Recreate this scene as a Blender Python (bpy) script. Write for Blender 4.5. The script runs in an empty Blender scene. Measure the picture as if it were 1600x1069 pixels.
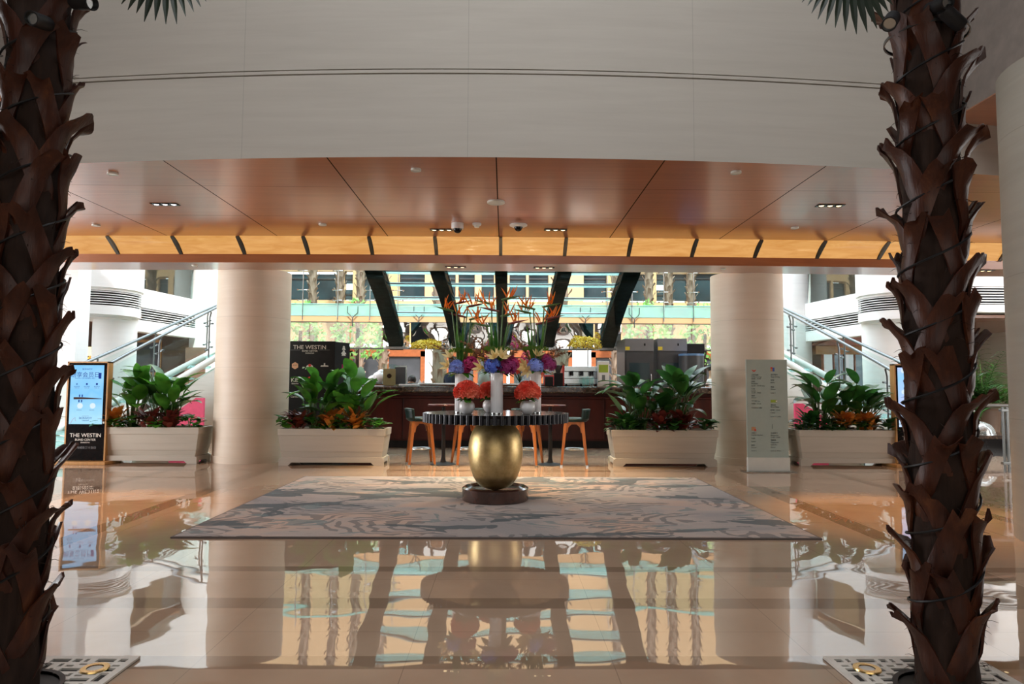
import bpy, bmesh, math, random
from mathutils import Vector, Matrix, Euler
R = math.radians
PI = math.pi
sc = bpy.context.scene
col = sc.collection
# ------------------------------------------------------------------ camera
F = 1067.0
CAM = Vector((0, 0, 1.2))
ROT = (Matrix.Rotation(R(-0.645), 3, 'Z') @ Matrix.Rotation(R(90 + 3.67), 3, 'X') @ Matrix.Rotation(R(0.28), 3, 'Z'))
cam_d = bpy.data.cameras.new('camera')
cam_d.sensor_width = 36.0
cam_d.lens = 36.0 * F / 1600.0
cam_d.clip_end = 300
cam = bpy.data.objects.new('camera', cam_d)
cam.matrix_world = Matrix.Translation(CAM) @ ROT.to_4x4()
col.objects.link(cam)
sc.camera = cam


def at(px, py, Y):
    """world point seen at photo pixel (px, py) on the upright plane y = Y"""
    d = ROT @ Vector(((px - 800) / F, -(py - 534.5) / F, -1))
    return CAM + d * (Y / d.y)


# ------------------------------------------------------------------ world, sun, large lights, exposure
sc.view_settings.view_transform = 'Standard'
sc.view_settings.look = 'None'
sc.view_settings.gamma = 1
sc.view_settings.use_curve_mapping = False
sc.view_settings.exposure = 0.25
w = bpy.data.worlds.new('sky')
sc.world = w
w.use_nodes = True
bg = w.node_tree.nodes['Background']
bg.inputs[0].default_value = (0.80, 0.91, 1.0, 1)
bg.inputs[1].default_value = 5.0
sun_d = bpy.data.lights.new('sun', 'SUN')
sun_d.energy = 6.0
sun_d.angle = R(1.0)
sun_d.color = (1, 0.95, 0.86)
sun = bpy.data.objects.new('sun', sun_d)
sun.rotation_euler = Vector((-0.22, 0.62, -1.0)).to_track_quat('-Z', 'Y').to_euler()
col.objects.link(sun)


def area(name, loc, target, sx, sy, energy, color):
    d = bpy.data.lights.new(name, 'AREA')
    d.shape = 'RECTANGLE'
    d.size, d.size_y, d.energy, d.color = sx, sy, energy, color
    o = bpy.data.objects.new(name, d)
    o.location = loc
    o.rotation_euler = (Vector(target) - Vector(loc)).to_track_quat('-Z', 'Y').to_euler()
    col.objects.link(o)
    return o


area('skylight', (0, 1.6, 8.7), (0, 4.2, 2.5), 6.0, 3.0, 400, (0.93, 0.96, 1.0))
# added fill from both sides and from behind the camera; no doors are built
area('left_fill', (-10.8, 7.6, 1.7), (0, 8.6, 1.5), 4.8, 3.0, 520, (0.95, 0.97, 1.0))
area('right_fill', (10.8, 7.6, 1.7), (0, 8.6, 1.5), 4.8, 3.0, 190, (1.0, 0.96, 0.92))
area('front_fill', (0, -5.0, 1.7), (0, 6, 1.6), 9.0, 2.6, 110, (1.0, 0.97, 0.92))

try:
    sc.cycles.use_denoising = True
    sc.cycles.max_bounces = 9
    sc.cycles.diffuse_bounces = 4
    sc.cycles.glossy_bounces = 5
    sc.cycles.transmission_bounces = 4
    sc.cycles.transparent_max_bounces = 24
    sc.cycles.sample_clamp_indirect = 6.0
    sc.cycles.caustics_reflective = False
    sc.cycles.caustics_refractive = False
except Exception:
    pass


# ------------------------------------------------------------------ materials
class NT:
    def __init__(s, name):
        s.m = bpy.data.materials.new(name)
        s.m.use_nodes = True
        s.t = s.m.node_tree
        s.t.nodes.clear()
        s.out = s.t.nodes.new('ShaderNodeOutputMaterial')

    def n(s, typ, ins=None, **kw):
        nd = s.t.nodes.new('ShaderNode' + typ)
        for k, v in kw.items():
            setattr(nd, k, v)
        for k, v in (ins or {}).items():
            s.set(nd.inputs[k], v)
        return nd

    def set(s, sock, v):
        if hasattr(v, 'is_output') or isinstance(v, bpy.types.NodeSocket):
            s.t.links.new(v, sock)
        elif isinstance(v, (tuple, list)) and len(v) == 3 and sock.type == 'RGBA':
            sock.default_value = (*v, 1)
        else:
            sock.default_value = v

    def math(s, op, a, b=0.0, c=0.0):
        nd = s.t.nodes.new('ShaderNodeMath')
        nd.operation = op
        for i, v in enumerate((a, b, c)):
            s.set(nd.inputs[i], v)
        return nd.outputs[0]

    def mix(s, fac, a, b):
        nd = s.t.nodes.new('ShaderNodeMix')
        nd.data_type = 'RGBA'
        s.set(nd.inputs[0], fac)
        s.set(nd.inputs[6], a)
        s.set(nd.inputs[7], b)
        return nd.outputs[2]

    def pos(s, kind='Object', scale=(1, 1, 1), rot=(0, 0, 0)):
        tc = s.t.nodes.new('ShaderNodeTexCoord')
        mp = s.t.nodes.new('ShaderNodeMapping')
        mp.inputs['Scale'].default_value = scale
        mp.inputs['Rotation'].default_value = rot
        s.t.links.new(tc.outputs[kind], mp.inputs[0])
        return mp.outputs[0]

    def wpos(s):
        g = s.t.nodes.new('ShaderNodeNewGeometry')
        x = s.t.nodes.new('ShaderNodeSeparateXYZ')
        s.t.links.new(g.outputs['Position'], x.inputs[0])
        return g.outputs['Position'], x.outputs

    def noise(s, vec, scale, detail=3, rough=0.5, dist=0.0):
        nd = s.n('TexNoise', {'Vector': vec, 'Scale': scale, 'Detail': detail, 'Roughness': rough, 'Distortion': dist})
        return nd.outputs['Fac'] if 'Fac' in nd.outputs else nd.outputs[0]

    def ramp(s, fac, stops):
        nd = s.t.nodes.new('ShaderNodeValToRGB')
        cr = nd.color_ramp
        while len(cr.elements) < len(stops):
            cr.elements.new(0.5)
        for e, (p, c) in zip(cr.elements, stops):
            e.position = p
            e.color = (*c, 1)
        s.t.links.new(fac, nd.inputs[0])
        return nd.outputs[0]

    def bsdf(s, **kw):
        nd = s.t.nodes.new('ShaderNodeBsdfPrincipled')
        for k, v in kw.items():
            s.set(nd.inputs[k.replace('_', ' ')], v)
        s.t.links.new(nd.outputs[0], s.out.inputs[0])
        return nd

    def bump(s, h, strength=0.2, dist=0.01):
        nd = s.n('Bump', {'Height': h, 'Strength': strength, 'Distance': dist})
        return nd.outputs[0]


def simple(name, c, rough=0.5, metal=0.0, var=0.12, scale=8.0, bump=0.0, spec=None, coat=0.0, stretch=(1, 1, 1), c2=None):
    t = NT(name)
    p = t.pos('Object', stretch)
    nz = t.noise(p, scale, 4, 0.55)
    dark = tuple(max(0, x * (1 - var)) for x in c)
    lite = c2 or tuple(min(1, x * (1 + var)) for x in c)
    cc = t.ramp(nz, [(0.3, dark), (0.7, lite)])
    b = t.bsdf(Base_Color=cc, Roughness=rough, Metallic=metal)
    if spec is not None:
        t.set(b.inputs['Specular IOR Level'], spec)
    if coat:
        t.set(b.inputs['Coat Weight'], coat)
        t.set(b.inputs['Coat Roughness'], 0.08)
    if bump:
        t.set(b.inputs['Normal'], t.bump(nz, bump))
    return t.m


def emit(name, c, s):
    t = NT(name)
    e = t.n('Emission', {'Color': c, 'Strength': s})
    t.t.links.new(e.outputs[0], t.out.inputs[0])
    return t.m


def thin_glass(name, tint, refl=0.08, rough=0.0, body=0.0, bodyc=(0.5, 0.8, 0.78), k=0.3):
    """sheet glass: clear with a tint, Fresnel reflection, some milky body"""
    t = NT(name)
    tr = t.n('BsdfTransparent', {'Color': tint})
    gl = t.n('BsdfGlossy', {'Color': (1, 1, 1), 'Roughness': rough})
    lw = t.n('LayerWeight', {'Blend': 0.3})
    f = t.math('MULTIPLY_ADD', lw.outputs['Fresnel'], k, refl)
    m1 = t.n('MixShader', {0: f, 1: tr.outputs[0], 2: gl.outputs[0]})
    last = m1
    if body:
        df = t.n('BsdfDiffuse', {'Color': bodyc})
        tl = t.n('BsdfTranslucent', {'Color': bodyc})
        mm = t.n('MixShader', {0: 0.5, 1: df.outputs[0], 2: tl.outputs[0]})
        last = t.n('MixShader', {0: body, 1: m1.outputs[0], 2: mm.outputs[0]})
    t.t.links.new(last.outputs[0], t.out.inputs[0])
    return t.m


def leafmat(name, c1, c2, rough=0.3, trans=0.25):
    t = NT(name)
    p = t.pos('Object')
    nz = t.noise(p, 5.0, 2)
    cc = t.ramp(nz, [(0.35, c1), (0.65, c2)])
    b = t.bsdf(Base_Color=cc, Roughness=rough)
    tl = t.n('BsdfTranslucent', {'Color': cc})
    mx = t.n('MixShader', {0: trans, 1: b.outputs[0], 2: tl.outputs[0]})
    t.t.links.new(mx.outputs[0], t.out.inputs[0])
    return t.m


def floor_mat():
    t = NT('polished_marble')
    P, (x, y, z) = t.wpos()
    n1 = t.noise(P, 1.3, 6, 0.6, 0.6)
    n2 = t.noise(P, 9.0, 4, 0.6)
    base = t.ramp(n1, [(0.3, (0.38, 0.26, 0.175)), (0.7, (0.46, 0.33, 0.23))])
    base = t.mix(t.math('MULTIPLY', n2, 0.25), base, (0.42, 0.32, 0.24))
    mask = None
    for axis, c, hw in ((y, 4.56, .06), (y, 3.86, .09), (y, 3.05, .07), (x, -3.35, .10), (x, 3.05, .10), (x, -4.7, .08), (x, 4.6, .08), (y, 9.75, .08), (y, 13.0, .1)):
        d = t.math('LESS_THAN', t.math('ABSOLUTE', t.math('SUBTRACT', axis, c)), hw)
        mask = d if mask is None else t.math('MAXIMUM', mask, d)
    seams = None
    for axis, off in ((x, 0.47), (y, 0.23)):
        fr = t.math('FRACT', t.math('DIVIDE', t.math('ADD', axis, off + 40), 0.9))
        s = t.math('LESS_THAN', t.math('ABSOLUTE', t.math('SUBTRACT', fr, 0.5)), 0.0022)
        seams = s if seams is None else t.math('MAXIMUM', seams, s)
    base = t.mix(t.math('MULTIPLY', mask, 0.6), base, (0.17, 0.11, 0.07))
    base = t.mix(t.math('MULTIPLY', seams, 0.5), base, (0.15, 0.11, 0.08))
    b = t.bsdf(Base_Color=base, Roughness=0.016)
    t.set(b.inputs['IOR'], 1.62)
    wav = t.noise(P, 2.2, 1, 0.4)
    t.set(b.inputs['Normal'], t.bump(wav, 0.05, 0.05))
    return t.m


def stone_mat(name, c1, c2, jz=0.0, jx=0.0, rough=0.6, zoff=0.0):
    t = NT(name)
    P, (x, y, z) = t.wpos()
    mp = t.n('Mapping', {'Vector': P, 'Scale': (0.5, 0.5, 7.0)})
    n1 = t.noise(mp.outputs[0], 1.6, 6, 0.62, 0.4)
    n2 = t.noise(P, 1.1, 3)
    cc = t.ramp(n1, [(0.28, c1), (0.72, c2)])
    cc = t.mix(t.math('MULTIPLY', n2, 0.35), cc, tuple(v * 0.8 for v in c1))
    jm = None
    for ax, sp, off in ((z, jz, zoff), (x, jx, 0.35)):
        if sp:
            fr = t.math('FRACT', t.math('DIVIDE', t.math('ADD', ax, off + 40 * sp), sp))
            j = t.math('LESS_THAN', fr, 0.006 / sp)
            jm = j if jm is None else t.math('MAXIMUM', jm, j)
    if jm is not None:
        cc = t.mix(t.math('MULTIPLY', jm, 0.35), cc, tuple(v * 0.4 for v in c1))
    t.bsdf(Base_Color=cc, Roughness=rough)
    return t.m


def veneer_mat(name, c1, c2, rough=0.36, seams=True):
    t = NT(name)
    P, (x, y, z) = t.wpos()
    mp = t.n('Mapping', {'Vector': P, 'Scale': (0.35, 6.0, 6.0)})
    n1 = t.noise(mp.outputs[0], 3.0, 5, 0.6, 0.5)
    cell = t.n('TexWhiteNoise', {'Vector': t.n('CombineXYZ', {0: t.math('FLOOR', t.math('DIVIDE', t.math('ADD', x, 20.09), 1.56)), 1: t.math('FLOOR', t.math('DIVIDE', t.math('ADD', y, 0.44), 1.26))}).outputs[0]})
    cc = t.ramp(n1, [(0.3, c1), (0.7, c2)])
    cc = t.mix(t.math('MULTIPLY', cell.outputs['Value'], 0.22), cc, tuple(v * 0.6 for v in c1))
    coat = 1.0
    if seams:
        jm = None
        for ax, sp, off, wd in ((x, 1.56, 0.09 + 31.2, 0.012), (y, 1.26, 0.44, 0.006)):
            fr = t.math('FRACT', t.math('DIVIDE', t.math('ADD', ax, off), sp))
            j = t.math('LESS_THAN', fr, wd / sp)
            jm = j if jm is None else t.math('MAXIMUM', jm, j)
        cc = t.mix(jm, cc, (0.03, 0.02, 0.015))
        coat = t.math('MULTIPLY', t.math('SUBTRACT', 1.0, jm), 0.8)
    b = t.bsdf(Base_Color=cc, Roughness=rough)
    t.set(b.inputs['Coat Weight'], coat)
    if seams:
        t.set(b.inputs['Specular IOR Level'], t.math('MULTIPLY', coat, 0.5))
    t.set(b.inputs['Coat Roughness'], 0.17)
    t.set(b.inputs['Coat IOR'], 1.9)
    return t.m


def rug_mat():
    t = NT('patterned_wool')
    P, (x, y, z) = t.wpos()
    big = t.noise(t.n('Mapping', {'Vector': P, 'Scale': (0.75, 1.1, 1)}).outputs[0], 0.9, 4, 0.6, 0.9)
    mid = t.noise(t.n('Mapping', {'Vector': P, 'Scale': (0.8, 1.4, 1), 'Location': (7.3, 2.1, 0)}).outputs[0], 1.2, 3, 0.55, 1.1)
    fine = t.noise(P, 60, 2)
    vor = t.n('TexVoronoi', {'Vector': t.n('Mapping', {'Vector': P, 'Scale': (0.7, 1.1, 1)}).outputs[0], 'Scale': 0.95})
    dist = t.math('ADD', vor.outputs['Distance'], t.math('MULTIPLY', t.noise(P, 2.6, 2), 0.32))
    ring = t.math('GREATER_THAN', t.math('SINE', t.math('MULTIPLY', dist, 78)), 0.15)
    zone = t.math('GREATER_THAN', mid, 0.515)
    base = t.ramp(big, [(0.36, (0.33, 0.31, 0.30)), (0.5, (0.45, 0.385, 0.345)), (0.62, (0.56, 0.40, 0.31))])
    base = t.mix(t.math('MULTIPLY', t.math('MULTIPLY', ring, zone), 0.62), base, (0.10, 0.115, 0.12))
    blob = t.math('GREATER_THAN', t.noise(t.n('Mapping', {'Vector': P, 'Scale': (0.6, 1.5, 1), 'Location': (3.7, 9.4, 0)}).outputs[0], 1.0, 4, 0.6, 0.7), 0.565)
    base = t.mix(t.math('MULTIPLY', blob, 0.85), base, (0.075, 0.10, 0.11))
    teal = t.math('GREATER_THAN', t.noise(t.n('Mapping', {'Vector': P, 'Scale': (0.8, 1.6, 1), 'Location': (1.2, 4.4, 0)}).outputs[0], 1.5, 4, 0.65, 0.9), 0.61)
    base = t.mix(t.math('MULTIPLY', teal, 0.7), base, (0.17, 0.235, 0.235))
    base = t.mix(t.math('MULTIPLY', fine, 0.3), base, (0.16, 0.15, 0.145))
    b = t.bsdf(Base_Color=base, Roughness=0.95)
    t.set(b.inputs['Specular IOR Level'], 0.15)
    t.set(b.inputs['Normal'], t.bump(fine, 0.4, 0.004))
    return t.m


def amber_mat():
    t = NT('backlit_onyx')
    P, (x, y, z) = t.wpos()
    n1 = t.noise(t.n('Mapping', {'Vector': P, 'Scale': (1.0, 3, 8)}).outputs[0], 1.6, 5, 0.6, 1.0)
    cc = t.ramp(n1, [(0.3, (0.78, 0.34, 0.085)), (0.7, (1.0, 0.52, 0.17))])
    e = t.n('Emission', {'Color': cc, 'Strength': 0.72})
    g = t.n('BsdfGlossy', {'Color': (1, 1, 1), 'Roughness': 0.1})
    mx = t.n('MixShader', {0: 0.05, 1: e.outputs[0], 2: g.outputs[0]})
    t.t.links.new(mx.outputs[0], t.out.inputs[0])
    return t.m


def granite_mat():
    t = NT('brown_granite')
    p = t.pos('Object')
    v = t.noise(p, 16, 6, 0.75)
    cc = t.ramp(v, [(0.40, (0.012, 0.008, 0.007)), (0.55, (0.06, 0.035, 0.022)), (0.66, (0.22, 0.15, 0.09))])
    t.bsdf(Base_Color=cc, Roughness=0.1)
    return t.m


def gold_mat():
    t = NT('brushed_gold_leaf')
    p = t.pos('Object')
    n1 = t.noise(p, 14, 5, 0.7)
    cc = t.ramp(n1, [(0.3, (0.50, 0.35, 0.14)), (0.7, (0.72, 0.55, 0.27))])
    b = t.bsdf(Base_Color=cc, Metallic=0.9, Roughness=t.math('MULTIPLY_ADD', n1, 0.2, 0.30))
    t.set(b.inputs['Normal'], t.bump(t.noise(p, 60, 3), 0.15, 0.004))
    return t.m


def trunk_mat(name, c1, c2, c3, rough=0.42):
    t = NT(name)
    p = t.pos('Object', (1, 1, 0.35))
    n1 = t.noise(p, 7, 6, 0.7, 0.8)
    n2 = t.noise(t.pos('Object', (16, 16, 1.2)), 4, 4, 0.65, 0.3)
    cc = t.ramp(n1, [(0.3, c1), (0.55, c2), (0.75, c3)])
    cc = t.mix(t.math('MULTIPLY', n2, 0.6), cc, tuple(v * 0.4 for v in c1))
    b = t.bsdf(Base_Color=cc, Roughness=rough)
    t.set(b.inputs['Specular IOR Level'], 0.3)
    t.set(b.inputs['Normal'], t.bump(n2, 0.4, 0.006))
    return t.m


def louvre_facade(name, c):
    return simple(name, c, 0.7, var=0.05, scale=2)


M = {}
M['floor'] = floor_mat()
M['fascia'] = stone_mat('grey_limestone', (0.47, 0.435, 0.38), (0.54, 0.505, 0.445), jx=2.1, rough=0.7)
M['column'] = stone_mat('cream_limestone', (0.66, 0.555, 0.43), (0.73, 0.635, 0.51), jz=0.78, rough=0.5, zoff=0.1)
M['shadedstone'] = stone_mat('shaded_limestone_column', (0.27, 0.25, 0.21), (0.32, 0.30, 0.255), jz=1.15, rough=0.6, zoff=0.2)  # grey stone darkened: the column's shade is put into its colour
M['veneer'] = veneer_mat('cherry_veneer', (0.32, 0.092, 0.022), (0.42, 0.13, 0.034))
M['veneer_plain'] = veneer_mat('cherry_veneer_trim', (0.30, 0.10, 0.035), (0.38, 0.14, 0.05), seams=False)
M['white'] = stone_mat('white_atrium_stone', (0.80, 0.80, 0.79), (0.86, 0.86, 0.85), jz=1.3, rough=0.7)
M['paint_dark'] = simple('dark_plaster', (0.20, 0.17, 0.15), 0.8)
M['hall'] = simple('hall_plaster', (0.30, 0.26, 0.23), 0.8)
M['slate'] = simple('dark_interior', (0.055, 0.06, 0.07), 0.5, var=0.4, scale=0.8)
M['brownint'] = simple('warm_interior', (0.16, 0.10, 0.07), 0.6, var=0.3, scale=0.8)
M['rug'] = rug_mat()
M['rug_edge'] = simple('rug_binding', (0.11, 0.085, 0.075), 0.9)
M['amber'] = amber_mat()
M['granite'] = granite_mat()
M['gold'] = gold_mat()
M['mahogany'] = simple('mahogany', (0.055, 0.009, 0.006), 0.35, var=0.35, scale=5, stretch=(1, 1, 0.3), spec=0.25)
M['darkwood'] = simple('dark_walnut', (0.045, 0.018, 0.012), 0.2, var=0.4, scale=6, coat=0.6)
M['black'] = simple('black_gloss', (0.006, 0.006, 0.007), 0.12, var=0.2, spec=0.22)
M['blackmatt'] = simple('black_matt', (0.012, 0.012, 0.013), 0.5, var=0.2, spec=0.25)
M['charcoal'] = simple('charcoal_panel', (0.045, 0.047, 0.05), 0.4, var=0.1)
M['greycab'] = simple('grey_cabinet', (0.155, 0.16, 0.165), 0.45, var=0.06)
M['beech'] = simple('orange_beech', (0.33, 0.108, 0.022), 0.35, var=0.2, scale=4, stretch=(6, 6, 0.8))
M['oak'] = simple('golden_oak', (0.46, 0.235, 0.07), 0.4, var=0.15, scale=4, stretch=(6, 6, 0.8))
M['leather'] = simple('dark_green_leather', (0.006, 0.018, 0.017), 0.35, var=0.2, spec=0.25)
M['steel'] = simple('polished_steel', (0.50, 0.53, 0.53), 0.22, metal=1.0, var=0.04)
M['railsteel'] = simple('satin_rail_steel', (0.20, 0.215, 0.215), 0.32, metal=0.9, var=0.04)
M['steelmirror'] = simple('mirror_steel', (0.82, 0.84, 0.84), 0.03, metal=1.0, var=0.03, scale=1.3, bump=0.25)
M['darksteel'] = simple('dark_steel', (0.10, 0.11, 0.11), 0.3, metal=0.8)
M['bronze'] = simple('brass_ring', (0.72, 0.50, 0.19), 0.25, metal=0.9)
M['beam'] = simple('black_green_lacquer', (0.006, 0.013, 0.013), 0.07, var=0.4, spec=0.0, coat=0.10)
M['ceramic'] = simple('white_ceramic', (0.80, 0.80, 0.80), 0.18, var=0.02, coat=0.4)
M['planter'] = stone_mat('planter_limewash', (0.46, 0.42, 0.345), (0.54, 0.50, 0.42), rough=0.55)
M['soil'] = simple('potting_soil', (0.03, 0.02, 0.013), 0.95, var=0.5, scale=30)
M['leaf'] = leafmat('glossy_green_leaf', (0.03, 0.13, 0.014), (0.085, 0.27, 0.03), 0.25, 0.35)
M['leaf2'] = leafmat('dark_green_leaf', (0.014, 0.065, 0.012), (0.045, 0.15, 0.025), 0.3, 0.3)
M['leaf3'] = leafmat('lime_green_leaf', (0.10, 0.22, 0.02), (0.18, 0.33, 0.04), 0.35)
M['darkfrond'] = leafmat('shaded_palm_frond', (0.008, 0.016, 0.007), (0.015, 0.03, 0.012), 0.5, 0.1)  # near-black green: the backlit look of the crown is in the colour
M['stem'] = leafmat('green_stem', (0.05, 0.12, 0.02), (0.09, 0.18, 0.04), 0.4, 0.05)
M['croton'] = leafmat('orange_croton_leaf', (0.50, 0.13, 0.02), (0.62, 0.30, 0.04), 0.35)
M['crotonred'] = leafmat('wine_red_leaf', (0.10, 0.018, 0.015), (0.26, 0.05, 0.03), 0.35)
M['ixora'] = leafmat('coral_red_petal', (0.80, 0.055, 0.03), (0.95, 0.26, 0.15), 0.6, 0.3)
M['blue'] = leafmat('blue_petal', (0.09, 0.16, 0.66), (0.17, 0.29, 0.85), 0.6, 0.3)
M['paleblue'] = leafmat('pale_blue_petal', (0.24, 0.33, 0.80), (0.38, 0.48, 0.92), 0.6, 0.3)
M['magenta'] = leafmat('magenta_petal', (0.46, 0.015, 0.14), (0.68, 0.06, 0.24), 0.6, 0.3)
M['purple'] = leafmat('purple_petal', (0.24, 0.015, 0.13), (0.38, 0.04, 0.20), 0.6, 0.3)
M['lily'] = leafmat('cream_yellow_petal', (0.85, 0.66, 0.28), (0.92, 0.80, 0.45), 0.5, 0.3)
M['orange'] = leafmat('orange_petal', (0.85, 0.20, 0.015), (0.95, 0.32, 0.03), 0.5, 0.3)
M['plume'] = leafmat('brown_plume', (0.20, 0.085, 0.04), (0.46, 0.25, 0.13), 0.8, 0.25)
M['yellowbush'] = leafmat('yellow_leaf', (0.55, 0.36, 0.02), (0.68, 0.48, 0.04), 0.6)
M['hedge'] = leafmat('hedge_leaf', (0.16, 0.40, 0.09), (0.36, 0.62, 0.20), 0.5, 0.4)
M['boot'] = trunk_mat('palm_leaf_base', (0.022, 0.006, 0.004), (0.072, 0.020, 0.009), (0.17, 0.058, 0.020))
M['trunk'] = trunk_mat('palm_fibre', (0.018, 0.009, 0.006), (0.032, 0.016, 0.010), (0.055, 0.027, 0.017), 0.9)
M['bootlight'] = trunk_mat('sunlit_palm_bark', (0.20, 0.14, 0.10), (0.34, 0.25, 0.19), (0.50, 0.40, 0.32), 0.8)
M['grate'] = simple('cast_grate', (0.66, 0.63, 0.57), 0.5, var=0.1)
M['pit'] = simple('grate_pit', (0.035, 0.032, 0.03), 0.8)
M['glass'] = thin_glass('clear_glass', (0.86, 0.95, 0.94), 0.02, k=0.14)
M['teal'] = thin_glass('teal_glass', (0.72, 0.94, 0.93), 0.10, body=0.4, bodyc=(0.62, 0.90, 0.89))
M['tealedge'] = simple('teal_glass_edge', (0.25, 0.62, 0.58), 0.15, var=0.1)
M['wavyglass'] = thin_glass('rippled_glass', (0.94, 0.98, 0.96), 0.20, rough=0.06, body=0.22, bodyc=(0.9, 0.95, 0.92))
M['frost'] = simple('frosted_glass', (0.37, 0.46, 0.42), 0.3, var=0.03)
M['winglass'] = simple('dark_window_glass', (0.025, 0.05, 0.06), 0.08, var=0.5, scale=0.7)
M['beige'] = simple('beige_facade', (0.60, 0.385, 0.20), 0.8, var=0.05, scale=0.5)
M['cherryframe'] = simple('cherry_door_frame', (0.33, 0.10, 0.035), 0.4, var=0.2)
M['skin'] = simple('skin', (0.50, 0.30, 0.21), 0.6, var=0.05)
M['hair'] = simple('dark_hair', (0.015, 0.011, 0.009), 0.5)
M['navy'] = simple('navy_cloth', (0.014, 0.022, 0.045), 0.9)
M['pinkcloth'] = simple('pale_pink_cloth', (0.72, 0.58, 0.60), 0.9)
M['denim'] = simple('denim', (0.10, 0.14, 0.25), 0.9)
M['pink'] = simple('pink_panel', (0.70, 0.06, 0.16), 0.5, var=0.1)
M['whitepaint'] = simple('white_plastic', (0.72, 0.72, 0.70), 0.35, var=0.03)
M['metalwhite'] = simple('satin_white_metal', (0.66, 0.68, 0.62), 0.3, var=0.04)
M['lettering'] = simple('pale_lettering', (0.75, 0.72, 0.66), 0.5, var=0.02)
M['lettergrey'] = simple('grey_lettering', (0.16, 0.16, 0.17), 0.5, var=0.02)
M['ink'] = simple('dark_ink', (0.10, 0.13, 0.13), 0.6, var=0.02)
M['lampwarm'] = emit('warm_lamp', (1.0, 0.72, 0.38), 3.2)
M['lampcool'] = emit('cool_lamp', (0.95, 0.93, 1.0), 3.0)
M['tablelamp'] = emit('table_lamp', (1.0, 0.74, 0.34), 2.0)


def screen_mat(name, top, bot, z0, z1):
    t = NT(name)
    P, (x, y, z) = t.wpos()
    f = t.math('DIVIDE', t.math('SUBTRACT', z, z0), z1 - z0)
    n = t.noise(P, 5, 2)
    f = t.math('ADD', f, t.math('MULTIPLY', t.math('SUBTRACT', n, 0.5), 0.5))
    cc = t.ramp(f, [(0.0, bot), (0.45, top), (0.75, (0.30, 0.62, 0.95)), (1.0, top)])
    e = t.n('Emission', {'Color': cc, 'Strength': 0.95})
    t.t.links.new(e.outputs[0], t.out.inputs[0])
    return t.m


M['screen'] = screen_mat('blue_screen', (0.22, 0.56, 0.92), (0.40, 0.72, 0.95), 0.7, 1.5)
M['screen2'] = screen_mat('blue_white_screen', (0.45, 0.58, 0.95), (0.55, 0.72, 0.98), 0.7, 1.5)
M['screenink'] = emit('screen_lettering', (0.03, 0.08, 0.42), 0.6)
M['screengrey'] = emit('screen_pale_lettering', (0.25, 0.36, 0.5), 0.6)
M['screenbrown'] = emit('screen_brown', (0.10, 0.05, 0.04), 0.6)
M['screenwhite'] = emit('screen_white', (0.72, 0.86, 0.92), 0.9)
M['red'] = simple('signal_red', (0.62, 0.04, 0.03), 0.5, var=0.05)
M['yellow'] = simple('yellow_sticker', (0.62, 0.50, 0.03), 0.5, var=0.05)
M['tan'] = simple('tan_card', (0.50, 0.27, 0.13), 0.6, var=0.1)
M['greenprint'] = simple('green_print', (0.30, 0.42, 0.04), 0.6)
M['blueprint'] = simple('blue_print', (0.06, 0.12, 0.45), 0.6)


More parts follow.
